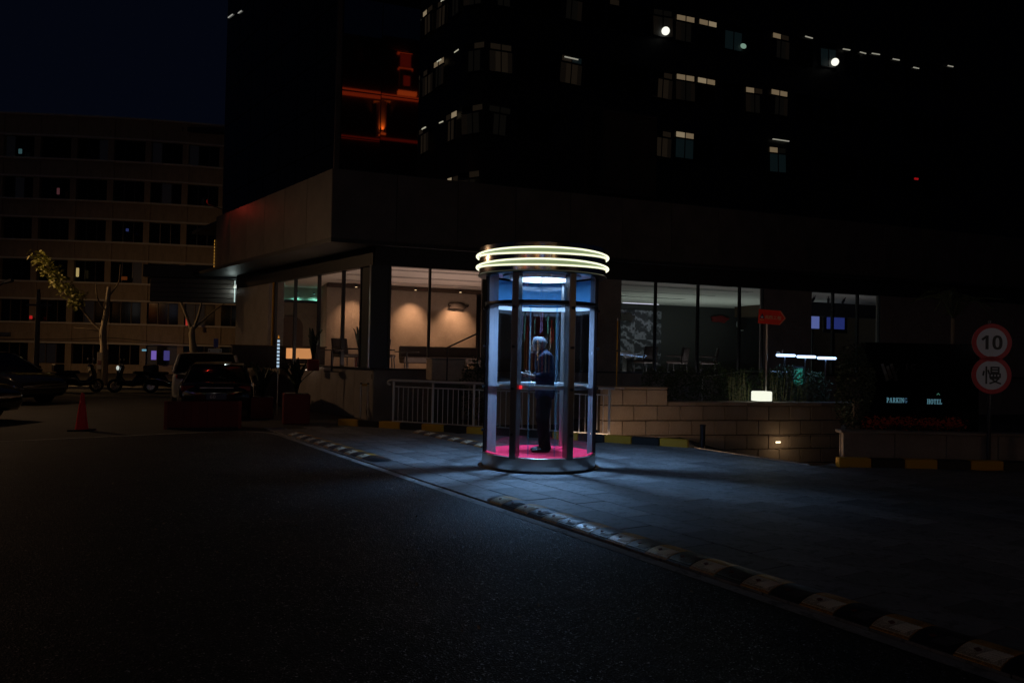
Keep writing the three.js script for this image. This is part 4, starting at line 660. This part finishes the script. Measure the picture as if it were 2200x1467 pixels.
// ================================================================== LEFT HAND SIDE: old office block across the street
{
  const t = thing('office_block', 'long six-storey brown office block with pale ledges across the street', 'building', [-36.4, 0, -49.2], 0);
  const W = 2.2, floors = [[1.83, .55], [4.52, 3.09], [7.03, 5.63], [9.6, 8.2], [12.15, 10.75], [14.7, 13.3]];
  let x = 0, z = 0, a = .02; const dimw = glow(.0012, .0012, .0016), off = M.blackglass;
  const g = { pier: B(.36, 16, .32), frame: B(1.86, .05, .06), mull: B(.05, 1.42, .06), pane: B(.58, 1.38, .02), led: CB(W + .02, .11, .3, .015) };
  for (let i = 0; i < 11; i++) {
    const cx = x + Math.cos(a) * W / 2, cz = z - Math.sin(a) * W / 2, ox = Math.sin(a), oz = Math.cos(a);
    const at = (s, y, n) => [cx + Math.cos(a) * s + ox * n, y, cz - Math.sin(a) * s + oz * n];
    part(t, 'pier', g.pier, M.brown, at(-W / 2, 8, .02), [0, a, 0]);
    part(t, 'room_back', B(W, 16, .1), M.black, at(0, 8, -.6), [0, a, 0]);
    const edges = [[0, .55], [1.83, 3.09], [4.52, 5.63], [7.03, 8.2], [9.6, 10.75], [12.15, 13.3], [14.7, 16.05]];
    edges.forEach(([lo, hi], f) => { part(t, 'spandrel_panel', B(W, hi - lo, .22), M.brown, at(0, (lo + hi) / 2, 0), [0, a, 0]);
      if (f) { part(t, 'ledge', g.led, M.ledge, at(0, lo + .02, .1), [0, a, 0]); part(t, 'ledge', g.led, M.ledge, at(0, hi - .02, .1), [0, a, 0]); } });
    floors.forEach(([top, sill], f) => { const h = top - sill, w = part(t, 'window', B(.05, h, .06), f < 2 ? M.fascia : M.darkmetal, at(-.32, (top + sill) / 2, -.06), [0, a, 0]);
      part(w, 'head', g.frame, M.darkmetal, [.32, h / 2 - .03, 0]); part(w, 'mullion', B(.05, h, .06), f < 2 ? M.fascia : M.darkmetal, [.62, 0, 0]);
      for (const [px, pw] of [[-.3, .54], [.31, .54], [.92, .54]]) part(w, 'pane', B(pw, h - .06, .012), rnd() < .12 ? dimw : off, [px, 0, -.02]); });
    x += Math.cos(a) * W; z -= Math.sin(a) * W; a += i > 3 ? .055 : .02;
  }
  part(t, 'roof_dome', new THREE.SphereGeometry(2.6, 24, 10, 0, 6.3, 0, 1.2), M.fascia, [6.0, 14.6, -2.5], null, [1.3, .75, .8]);
  part(t, 'roof', B(22, .3, 12), M.black, [10.5, 15.6, -7.3]);
  part(t, 'cable', tube([V(4, 1.98, .25), V(9, 2.06, .2), V(11.5, 2.2, .1), V(15, 1.95, -.2), V(19, 1.9, -.9)], .02, 40, 5), M.rubber);
}
// small lit things in its windows and shopfront; every one stands on a sill or hangs from a stem
function litThing(name, label, cat, px, [w, h], c, hang) { const t = thing(name, label, cat, px, 0); part(t, 'lamp_glow', CB(w, h, .08, .02), glow(...c)); part(t, 'bracket', B(.03, .03, .5), M.black, [0, -h / 2, -.25]); return t; }
litThing('window_lamp', 'teal lit lamp in a top floor window of the office block', 'lamp', [-30.7, 13.62, -49.05], [.2, .3], [.025, .06, .065]);
litThing('window_lamp', 'pale pink lit lamp in a fourth floor window of the office block', 'lamp', [-28.3, 11.2, -49.1], [.16, .4], [.05, .017, .02]);
litThing('window_lamp', 'dim blue lamp in a middle floor window of the office block', 'lamp', [-24.0, 8.9, -49.2], [.16, .18], [.015, .022, .08]);
litThing('window_lamp', 'white and amber lit lamp in a window right of the yellow leaves', 'lamp', [-26.95, 6.2, -49.1], [.16, .55], [.35, .26, .1]);
litThing('window_lamp', 'orange glow low in a window above the bare tree', 'lamp', [-24.1, 5.9, -49.2], [.36, .22], [.05, .011, .002]);
litThing('neon_sign', 'purple neon poster in the shop window of the office block', 'sign', [-22.0, 1.18, -48.9], [.3, .55], [.13, .08, .34]);
litThing('neon_sign', 'dim blue neon poster right of the purple one', 'sign', [-21.25, 1.18, -49.0], [.34, .6], [.035, .03, .14]);
litThing('neon_sign', 'thin teal neon strip left of the purple poster', 'sign', [-22.6, 1.48, -48.9], [.26, .12], [.1, .26, .34]);
litThing('red_lantern', 'red light before the lower windows near the utility pole', 'light', [-29.5, 3.35, -48.7], [.16, .2], [.35, .01, .01]);
litThing('red_lantern', 'small red light beside the bare tree crown', 'light', [-20.0, 3.3, -48.9], [.18, .5], [.3, .02, .015]);

// street lamp left of the frame: lights the block, the leaves and the planters
function streetLamp(label, [x, z], h, dir, k, c, aim, ang) { // a tilted floodlight head that throws its light towards aim
  const t = thing('street_lamp', label, 'street lamp', [x, 0, z], dir); t.updateMatrixWorld(); part(t, 'pole', CY(.08, h, 14, .05), M.darkmetal, [0, h / 2, 0]); part(t, 'arm', bar(V(0, h - .1, 0), V(1.3, h + .15, 0), .035), M.darkmetal);
  const hd = part(t, 'lamp_head', CB(.7, .12, .28, .03), M.darkmetal, [1.5, h + .15, 0]); part(hd, 'lamp_lens', B(.42, .03, .2), glow(c[0] * 6, c[1] * 6, c[2] * 6), [0, -.075, 0]);
  const l = new THREE.SpotLight(lin(...c), k, 0, ang * D2R, 1, 2); l.name = 'lamp_head_light'; l.position.set(1.5, h + .03, 0); l.target.position.copy(t.worldToLocal(V(...aim))); l.shadow.radius = 6; t.add(l, l.target);
}
streetLamp('street lamp beyond the left edge, lighting the brown office block', [-24.3, -30.4], 6.3, -.1, 165, [1, .55, .22], [-19.3, -1.4, -36], 80);
streetLamp('street lamp beside the car park, beyond the left edge', [-17.2, -19.2], 5.2, 0, 46, [1, .6, .32], [-6, .4, -19.5], 58);
{ const t = thing('floodlight', 'low floodlight on a post beyond the right edge, aimed at the forecourt', 'floodlight', [20, 0, 4], 0); part(t, 'post', CY(.05, 3.1, 12), M.darkmetal, [0, 1.55, 0]); const h = part(t, 'lamp_head', CB(.34, .26, .14, .02), M.darkmetal, [-.1, 3.2, -.1], [0, .64, 0]); part(h, 'lamp_lens', B(.28, .2, .01), glow(5, 3, 1.6), [0, 0, -.075]);
  const l = new THREE.SpotLight(lin(1, .62, .36), 7, 0, 38 * D2R, .9, 2); l.name = 'lamp_lens_light'; l.position.set(-.2, 3.2, -.24); l.target.position.set(-15.5, .6, -20.4); l.shadow.radius = 6; t.add(l, l.target); }
{ // shops across the road behind the lens: what the steel and the glass mirror
  const t = thing('shop_row', 'row of lit shops across the road, behind the viewpoint', 'building', [-8, 0, 27], 0); part(t, 'wall', B(90, 14, 1), mat(.1, .09, .08, .8), [0, 7, .6]); part(t, 'sign_band', B(46, .7, .2), M.darkmetal, [0, 3.6, .02]);
  const uc = [[1.6, .8, .3], [1, .44, .14], [1.8, 1.1, .5], [.6, .7, 1], [1.4, .6, .2], [.5, .7, 1.4], [1.6, 1.5, 1.4], [1.8, .4, .06], [.8, .5, .3]];
  for (let i = 0; i < 18; i++) { const c = uc[(i * 5) % 9]; part(t, 'upper_window', CB(.5 + (i * 7 % 4) * .35, 2.2, .08, .02), glow(...c), [-40 + i * 4.6 + (i % 3) * .7, 7.6, .04]); }
  const cs = [[.5, .26, .09], [.9, .5, .18], [.35, .4, .5], [.55, .3, .12], [.2, .3, .5], [.8, .5, .25], [.5, .1, .05], [.6, .55, .45], [.4, .2, .08]];
  cs.forEach((c, i) => { const w = part(t, 'shop_window', CB(2.2 - (i % 3) * .5, 2.3, .1, .02), glow(c[0] * .4, c[1] * .4, c[2] * .4), [-20 + i * 4.9, 1.75, .04]); part(w, 'mullion', B(.08, 2.3, .06), M.black, [0, 0, -.08]); });
  for (let i = 0; i < 11; i++) { const c = [[4, 2.3, .9], [1, 2, 4], [4, 3.6, 2.7], [3, .2, .2], [.8, 3, 2.7], [2, 1.5, 4]][(i * 5) % 6]; part(t, 'sign_light', CB(.42 + (i % 3) * .1, .8 + (i * 7 % 5) * .25, .08, .01), glow(...c), [-33 + i * 5.9 + (i * 13 % 7) * .4, 2.0 + (i * 11 % 6) * .4, -.15]); }
  [[.5, .04, .1], [.1, .25, .6], [.6, .5, .1], [.1, .5, .3]].forEach((c, i) => part(t, 'neon_sign', CB(.35, 2.0, .12, .02), glow(...c), [-14 + i * 9, 5.6, -.1])); }

// ------------------------------------------------------------------ trees
function tree(label, [x, z], limbs, lf, sd, barkM) {
  const t = thing('plane_tree', label, 'tree', [x, 0, z], 0); const keep = seed; seed = sd;
  limbs.forEach(([name, r, ...pts]) => { const P = pts.map(p => V(...p)), cv = new THREE.CatmullRomCurve3(P), n = 14, rings = []; for (let i = 0; i <= n; i++) { const c = cv.getPoint(i / n), d = cv.getTangent(i / n), q = new THREE.Quaternion().setFromUnitVectors(V(0, 1, 0), d), k = r * (1 - .55 * i / n) * (1 + .12 * Math.sin(i * 2.1)); rings.push(Array.from({ length: 9 }, (_, j) => V(Math.cos(j / 9 * 6.283) * k, 0, Math.sin(j / 9 * 6.283) * k).applyQuaternion(q).add(c))); } part(t, name, loft(rings), r > .06 ? barkM : M.bark2); });
  seed = keep; if (lf) part(t, 'crown', lf, M.leafY);
}
{ const lf = leaves(520, i => { const k = rnd(), a = rr(0, 6.3), r = .34 * Math.sqrt(rnd()) * (1.15 - .4 * Math.abs(k - .4)); return V(-2.75 + k * 1.75 + Math.cos(a) * r * .8, 5.15 - k * 1.85 + Math.sin(a) * r, rr(-.35, .35)); }, .10, 77, .3);
  const lf2 = leaves(90, () => V(-1.05 + rr(-.4, .3), 3.5 + rr(-.45, .45), rr(-.3, .3)), .085, 78, .3);
  tree('pruned plane tree with pale trunk and a tuft of lit yellow-green leaves', [-16.2, -31.6], [['trunk', .17, [0, 0, 0], [.02, 1.2, 0], [-.05, 2.2, .02], [.05, 3.0, 0], [.12, 4.0, 0]], ['branch', .055, [0, 2.15, 0], [-.5, 2.6, 0], [-1.0, 3.2, 0], [-1.8, 4.2, 0], [-2.6, 5.0, 0]], ['branch', .04, [.05, 3.0, 0], [-.25, 3.5, .1], [-.35, 4.1, .1]], ['branch', .035, [.1, 3.6, 0], [.5, 4.2, 0], [.6, 4.9, .1]], ['branch', .03, [0, 2.2, 0], [-.5, 2.3, .2], [-1.1, 2.35, .2]]], merge([lf, lf2]), 5, M.bark);
  tree('bare forked plane tree behind the white van', [-12.6, -31.8], [['trunk', .19, [0, 0, 0], [-.05, 1.0, 0], [-.2, 2.2, 0], [-.18, 2.5, 0]], ['branch', .07, [-.2, 2.3, 0], [-.55, 3.2, 0], [-.9, 3.9, 0], [-1.2, 4.6, 0]], ['branch', .065, [-.18, 2.3, 0], [.05, 3.0, 0], [.2, 3.8, 0]], ['branch', .04, [-.15, 2.4, 0], [.6, 3.1, 0], [1.4, 3.7, 0]]], null, 6, M.bark); }

// ------------------------------------------------------------------ cars
function car(label, name, [x, z], ry, o) {
  const { L = 4.6, W = 1.8, H = 1.42, paint = M.blackgloss, van = false, plate } = o, t = thing(name, label, 'car', [x, 0, z], ry, 'parked cars'), w = W / 2, belt = H * .64;
  const ring = (px, yb, yt, k) => { const a = w * k; return [[a * .82, yb], [a * .97, yb + .1], [a, (yb + yt) / 2], [a * .98, yt - .06], [a * .9, yt], [0, yt + .03], [-a * .9, yt], [-a * .98, yt - .06], [-a, (yb + yt) / 2], [-a * .97, yb + .1], [-a * .82, yb], [0, yb - .01]].map(([q, y]) => V(px, y, q)); };
  const b = van ? [[-.5, .32, belt - .1, .88], [-.485, .22, belt, .96], [-.2, .2, belt, 1], [.2, .2, belt, 1], [.34, .2, belt - .02, .99], [.45, .22, belt - .16, .93], [.5, .3, belt - .34, .8]] : [[-.5, .34, belt - .14, .8], [-.485, .24, belt - .02, .92], [-.36, .2, belt + .02, .98], [-.1, .19, belt, 1], [.2, .19, belt - .01, 1], [.3, .19, belt - .04, .99], [.42, .2, belt - .14, .94], [.485, .24, belt - .28, .84], [.5, .32, belt - .36, .74]];
  part(t, 'body', loft(b.map(([a, c, d, e]) => ring(a * L, c, d, e))), paint);
  const cab = van ? [[-.485, belt, .92, .9], [-.46, H - .02, .8, .78], [-.2, H, .84, .8], [.1, H - .02, .84, .8], [.36, belt, .9, .9]] : [[-.42, belt, .86, .86], [-.24, H - .06, .72, .7], [-.05, H, .74, .72], [.08, H - .04, .74, .72], [.28, belt - .03, .86, .86]];
  const cr = ([px, y, kb, kt], bl = belt - .02) => [[w * kb, bl], [w * (kb * .5 + kt * .5), (bl + y) / 2], [w * kt, y - .03], [w * kt * .86, y], [0, y + .012], [-w * kt * .86, y], [-w * kt, y - .03], [-w * (kb * .5 + kt * .5), (bl + y) / 2], [-w * kb, bl]].map(([q, yy]) => V(px * L, Math.max(yy, bl - .01), q));
  part(t, 'cabin_glass', loft(cab.map(c => cr(c))), M.blackglass);
  const rf = cab.slice(1, 4).map(([px, y, , kt]) => [[w * kt * 1.01, y - .05], [w * kt * .88, y + .012], [0, y + .026], [-w * kt * .88, y + .012], [-w * kt * 1.01, y - .05]].map(([q, yy]) => V(px * L, yy, q))); part(t, 'roof', loft(rf), paint);
  for (const s of [-1, 1]) { for (const [i, j] of [[0, 1], [3, 4]]) { const A = cab[i], C = cab[j], q = (c) => V(c[0] * L, c === cab[0] || c === cab[4] ? belt : c[1] - .03, s * w * (c === cab[0] || c === cab[4] ? c[2] : c[3]) * 1.0); part(t, 'pillar', bar(q(A), q(C), van ? .045 : .03, 6), paint); }
    part(t, 'window_trim', bar(V(-.38 * L, belt + .015, s * w * .92), V(.24 * L, belt - .0, s * w * .92), .008, 5), M.brushed);
    part(t, 'mirror', CB(.1, .11, .2, .03), paint, [.2 * L, belt + .06, s * (w + .06)]);
    part(t, 'headlight', CB(.22, .09, .34, .03), glass(.85, .9, .92, .05), [.455 * L, belt - .3, s * w * .66], [0, s * .25, -.2]);
    part(t, 'tail_light', CB(.08, .13, .32, .02), mat(.25, .01, .012, .25, 0, { clearcoat: 1 }), [-.488 * L, belt - .12, s * w * .68], [0, -s * .15, 0]);
    part(t, 'door_handle', CB(.18, .025, .03, .008), M.brushed, [-.08 * L, belt - .1, s * w * .985]); }
  part(t, 'front_grille', CB(.05, .16, W * .5, .02), M.darkmetal, [.492 * L, .46, 0]); part(t, 'chrome_bar', CB(.02, .03, W * .42, .006), M.brushed, [-.503 * L, belt - .1, 0]);
  part(t, 'number_plate', CB(.012, .14, .44, .003), mat(.08, .1, .16, .5), [-.508 * L, belt - .3, 0]);
  if (plate) part(t, 'plate_numerals', text(plate, font, .085, .004), mat(.6, .62, .65, .4), [-.516 * L, belt - .3, -.08], [0, -Math.PI / 2, 0]);
  const tyre = memo('tyre', () => { const g = new THREE.LatheGeometry([[.2, -.09], [.29, -.1], [.32, -.07], [.325, 0], [.32, .07], [.29, .1], [.2, .09]].map(p => new THREE.Vector2(...p)), 28); g.rotateX(Math.PI / 2); return g; });
  const rim = memo('rim', () => { const out = [shifted(CY(.06, .06, 16), 0, 0, .05, Math.PI / 2)]; for (let k = 0; k < 10; k++) { const a = k * .628; out.push(shifted(CB(.17, k % 2 ? .018 : .03, .03, .005), Math.cos(a) * .125, Math.sin(a) * .125, .07, 0, 0, a + (k % 2 ? .12 : -.12))); } const tr = new THREE.TorusGeometry(.205, .014, 6, 30); tr.translate(0, 0, .075); out.push(tr); return merge(out); });
  for (const sx of [-.3, .3]) for (const s of [-1, 1]) { const wh = part(t, 'wheel', tyre, M.rubber, [sx * L, .325, s * (w - .1)], [0, s < 0 ? Math.PI : 0, 0]); part(wh, 'rim', rim, M.steel); part(wh, 'wheel_arch', shifted(CY(.37, .12, 28), 0, 0, -.02, Math.PI / 2), M.black); }
}
car('black saloon parked side-on at the left, alloy wheel towards the road', 'parked_car', [-14.95, -22.5], -.32, { L: 4.7, H: 1.42 });
car('black car cut by the left edge, only its front lamps showing', 'parked_car', [-12.75, -16.6], -.1, { L: 4.5, H: 1.38 });
car('low black hatchback behind the wooden planter box, seen from the rear', 'parked_car', [-7.45, -20.3], 1.9, { L: 4.0, W: 1.76, H: 1.28, plate: '60' });
car('white van parked behind the black hatchback, seen from the rear', 'parked_van', [-9.1, -23.9], 1.92, { L: 4.5, W: 1.85, H: 1.5, van: true, paint: mat(.24, .24, .23, .3, 0, { clearcoat: .6 }) });

// ------------------------------------------------------------------ scooters
function scooter(label, [x, z], ry, lamp) {
  const t = thing('scooter', label, 'scooter', [x, 0, z], ry, 'scooters by the street'); const wg = memo('sw', () => new THREE.TorusGeometry(.2, .05, 8, 22));
  for (const px of [-.58, .58]) { const w = part(t, 'wheel', wg, M.rubber, [px, .25, 0]); part(w, 'hub', shifted(CY(.13, .05, 14), 0, 0, 0, Math.PI / 2), M.steel); }
  part(t, 'body', loft([[-.82, .5, .14, .12], [-.55, .5, .24, .17], [-.15, .46, .22, .17], [.02, .32, .12, .17], [.25, .34, .1, .17], [.4, .45, .2, .17], [.52, .55, .3, .12]].map(([px, y, h, w]) => Array.from({ length: 10 }, (_, j) => V(px, y + Math.sin(j / 10 * 6.283) * h, Math.cos(j / 10 * 6.283) * w)))), M.blackgloss);
  part(t, 'seat', CB(.7, .1, .26, .04), M.rubber, [-.35, .72, 0]); part(t, 'front_shield', CB(.12, .62, .42, .05), M.blackgloss, [.42, .68, 0], [0, 0, .25]); part(t, 'fork', bar(V(.6, .25, 0), V(.4, 1.0, 0), .03), M.darkmetal);
  part(t, 'handlebar', bar(V(.38, 1.0, -.32), V(.38, 1.0, .32), .018), M.darkmetal); part(t, 'headlight', new THREE.SphereGeometry(.08, 14, 10), lamp ? glow(.5, .55, .5) : glass(.8, .85, .85), [.5, .88, 0], null, [.6, 1, 1]);
  for (const s of [-1, 1]) { const m = part(t, 'mirror', CB(.02, .08, .12, .01), M.steel, [.36, 1.17, s * .3]); part(m, 'stalk', bar(V(0, 0, 0), V(.02, -.17, -s * .04), .008), M.darkmetal); }
  part(t, 'rear_box', CB(.32, .26, .34, .03), M.black, [-.68, .86, 0]); part(t, 'tail_light', CB(.03, .06, .14, .01), mat(.3, .01, .01, .3), [-.76, .58, 0]);
}
scooter('scooter with a tall mirror parked left of the notice board', [-15.2, -28.0], .8); scooter('scooter with a lit headlamp right of the pale tree trunk', [-13.6, -28.6], -2.5, true); scooter('scooter with a rear box in the middle of the parked row', [-12.35, -28.7], .35); scooter('scooter nearest the white van', [-11.35, -28.5], -.5);
{ const t = thing('delivery_box', 'small pale yellow box on the ground beside the scooters', 'box', [-11.0, 0, -27.2], .3); part(t, 'carton', CB(.24, .2, .3, .01), mat(.6, .5, .2, .7), [0, .42, 0]); part(t, 'stand', CB(.2, .32, .24, .01), M.black, [0, .16, 0]); }

// ------------------------------------------------------------------ cone, planters, posts
{ const t = thing('traffic_cone', 'tall red-orange traffic cone on the parking apron', 'cone', [-8.2, 0, -15.25], .2); part(t, 'cone', new THREE.LatheGeometry([[.118, .03], [.112, .05], [.03, .70], [.026, .715], [0, .716]].map(p => new THREE.Vector2(...p)), 28), mat(.9, .02, .03, .5)); part(t, 'foot', CB(.4, .03, .4, .01), M.rubber, [0, .015, 0]); }
{ const t = thing('planter_box', 'long dark red wooden planter box beside the road corner', 'planter', [-6.28, 0, -16.3], .36);
  for (let k = 0; k < 9; k++) part(t, 'plank', CB(.148, .5, .03, .004), M.maroon, [-.6 + k * .15, .28, .22], null); for (let k = 0; k < 9; k++) part(t, 'plank', CB(.148, .5, .03, .004), M.maroon, [-.6 + k * .15, .28, -.22], null);
  for (const s of [-1, 1]) { part(t, 'end_board', CB(.03, .5, .42, .004), M.maroon, [s * .69, .28, 0]); part(t, 'corner_post', CB(.06, .56, .06, .006), mat(.3, .05, .03, .55), [s * .70, .28, .235]); } part(t, 'soil', B(1.34, .1, .4), mat(.02, .015, .01, 1), [0, .44, 0]); part(t, 'foot_rail', B(1.3, .06, .4), M.black, [0, .03, 0]); }
function pot(label, [x, z], s, h, leafM, sd, spread) { const t = thing('potted_plant', label, 'plant', [x, 0, z], .3, 'potted plants in red pots'); part(t, 'pot', CB(s, h, s, .02), M.maroon, [0, h / 2, 0]); part(t, 'soil', B(s - .08, .02, s - .08), M.black, [0, h + .005, 0]);
  for (let k = 0; k < 9; k++) { const a = k * 2.4, l = rr(.5, .85), r = spread * rr(.5, 1), sh = []; for (let i = 0; i <= 6; i++) { const f = i / 6, wd = .075 * Math.sin(Math.PI * (f * .85 + .1)); const c = V(Math.cos(a) * r * f * f, h + l * f, Math.sin(a) * r * f * f), n = V(-Math.sin(a), 0, Math.cos(a)); sh.push([c.clone().add(n.clone().multiplyScalar(wd)), c.clone().add(V(Math.cos(a), 0, Math.sin(a)).multiplyScalar(-.02)), c.clone().add(n.clone().multiplyScalar(-wd)), c.clone().add(V(Math.cos(a), 0, Math.sin(a)).multiplyScalar(-.024))]); } part(t, 'leaf', loft(sh), leafM); } }
pot('tall dark red square pot with broad upright leaves by the hotel wall', [-4.78, -17.75], .58, .66, M.leafD, 1, .45);
pot('dark red pot with a bushy dark plant left of the taller pot', [-5.9, -18.9], .5, .5, M.leafD, 2, .4);
pot('grey-green potted plant inside the side windows', hw(-1.1, FL, -2.6).filter((_, i) => i !== 1), .3, .3, M.leafD, 3, .25); { const o = scene.children[scene.children.length - 1]; o.position.y = FL; }
pot('potted plant inside the glass by the corner column', hw(.1, FL, -2.4).filter((_, i) => i !== 1), .3, .4, M.leafD, 4, .25); { const o = scene.children[scene.children.length - 1]; o.position.y = FL; }
for (const [k, x] of [[0, -3.42], [1, -3.26]]) { const t = thing('barrier_post', k ? 'slim steel barrier post, right of the pair by the plinth' : 'slim steel barrier post, left of the pair by the plinth', 'post', [x, 0, -18.15], 0, 'barrier posts by the plinth'); part(t, 'post', CY(.018, .9, 12), M.brushed, [0, .45, 0]); part(t, 'foot', CY(.09, .02, 18), M.brushed, [0, .01, 0]); part(t, 'cap', CY(.024, .03, 12), M.darkmetal, [0, .9, 0]); }
solo('barrier_tape', 'short yellow tape stretched between the two barrier posts', 'tape', CB(.13, .05, .006, .002), M.yellow, [-3.34, .87, -18.15]);
{ const t = thing('striped_light_pole', 'thin pole with a striped blue-white lit top outside the side windows', 'light', [-5.87, 0, -20.0], 0); part(t, 'pole', CY(.018, 1.2, 10), M.brushed, [0, .6, 0]); for (let k = 0; k < 8; k++) part(t, 'light_band', CY(.03, .055, 14), glow(.4, .55, .7), [0, 1.22 + k * .09, 0]); for (let k = 0; k < 8; k++) part(t, 'spacer', CY(.026, .035, 12), M.black, [0, 1.265 + k * .09, 0]); part(t, 'light_tip', CY(.022, .08, 12, .004), glow(.4, .16, .02), [0, 1.96, 0]); }
{ const t = thing('notice_board', 'narrow white notice board on a post before the pale tree trunk', 'notice board', [-16.0, 0, -30.9], 0); part(t, 'board', CB(.2, .66, .03, .005), mat(.5, .47, .44, .7), [0, 1.08, 0]); part(t, 'post', CB(.14, .8, .05, .005), M.bark2, [0, .4, -.03]); for (let k = 0; k < 3; k++) part(t, 'printed_line', B(.15, .02, .004), mat(.3, .05, .04, .7), [0, .95 + k * .06, .018]); }
{ const t = thing('utility_pole', 'grey utility pole with a short crossbar at the left', 'pole', [-16.9, 0, -28.3], 0); part(t, 'pole', CY(.1, 3.5, 14, .07), mat(.12, .11, .1, .8), [0, 1.75, 0]); part(t, 'crossbar', B(.9, .07, .07), M.darkmetal, [.1, 3.05, .1]); part(t, 'insulator', CY(.05, .14, 10), M.darkmetal, [0, 3.55, 0]); }
{ const t = thing('lamp_post', 'black post with an angled spotlight arm at the left edge', 'post', [-14.35, 0, -21.8], 0); part(t, 'post', CY(.09, 3.25, 14, .07), M.black, [0, 1.62, 0]); part(t, 'arm', bar(V(0, 3.1, 0), V(.42, 3.35, 0), .03), M.darkmetal); part(t, 'spotlight', CB(.24, .1, .12, .02), M.darkmetal, [.5, 3.36, 0], [0, 0, .3]); part(t, 'sign_board', CB(.6, .12, .04, .01), M.darkmetal, [.3, 1.9, 0]); }
{ const t = thing('street_name_sign', 'small pale street sign with a blue plate seen above the white van', 'sign', [-10.3, 0, -27.6], 0); part(t, 'post', CY(.025, 1.9, 10), M.darkmetal, [0, .95, -.03]); part(t, 'name_plate', CB(.48, .15, .02, .004), mat(.55, .6, .65, .5), [0, 1.56, 0]); part(t, 'blue_plate', CB(.16, .3, .02, .004), mat(.05, .07, .35, .5), [.03, 1.83, 0]);
  for (const s of [-1, 1]) part(t, 'arrow_mark', (() => { const h = new THREE.Shape(); h.moveTo(-.03, 0); h.lineTo(.02, .035); h.lineTo(.02, -.035); return new THREE.ExtrudeGeometry(h, { depth: .003, bevelEnabled: false }); })(), M.black, [s * .19, 1.56, .0105], [0, 0, s > 0 ? Math.PI : 0]); }
{ // lit slatted header beside the hotel's end pier
  const t = thing('slatted_gate_header', 'dark gate beam with pale lit horizontal slats beside the hotel pier', 'gate', [-9.6, 0, -27.6], .1);
  part(t, 'gate_post', CB(.2, 4.5, .2, .01), M.black, [.12, 2.25, 0]); part(t, 'beam', CB(3.3, .42, .3, .01), M.black, [-1.45, 4.26, 0]);
  for (let k = 0; k < 5; k++) part(t, 'slat', CB(2.9, .14, .03, .006), M.fascia, [-1.45, 3.96 - k * .165, -.02]); part(t, 'backing', B(2.9, .84, .02), M.black, [-1.45, 3.63, -.06]);
  part(t, 'tube_light', CY(.016, .74, 10), glow(.55, .7, .66), [-.05, 3.63, .07]); const l = new THREE.PointLight(lin(.8, 1, .95), .32, 0, 2); l.name = 'tube_light_source'; l.position.set(-.12, 3.63, .2); l.shadow.radius = 3; t.add(l);
}
{ // leaves and grit lying on the asphalt
  const m = solo('leaf_litter', 'scattered fallen leaves and scraps on the asphalt before the booth', 'leaves', leaves(70, () => { const [x, , z] = fw(rr(-3, 4), -rr(.2, 3.4)); return V(x, .012, z); }, .016, 12), mat(.34, .28, .2, .6)); m.userData.kind = 'stuff'; }

scene.traverse(o => { if (o.isMesh) { o.castShadow = o.receiveShadow = true; } if (o.isSpotLight || o.isPointLight || o.isDirectionalLight) o.castShadow = true; });
renderer.render(scene, camera);
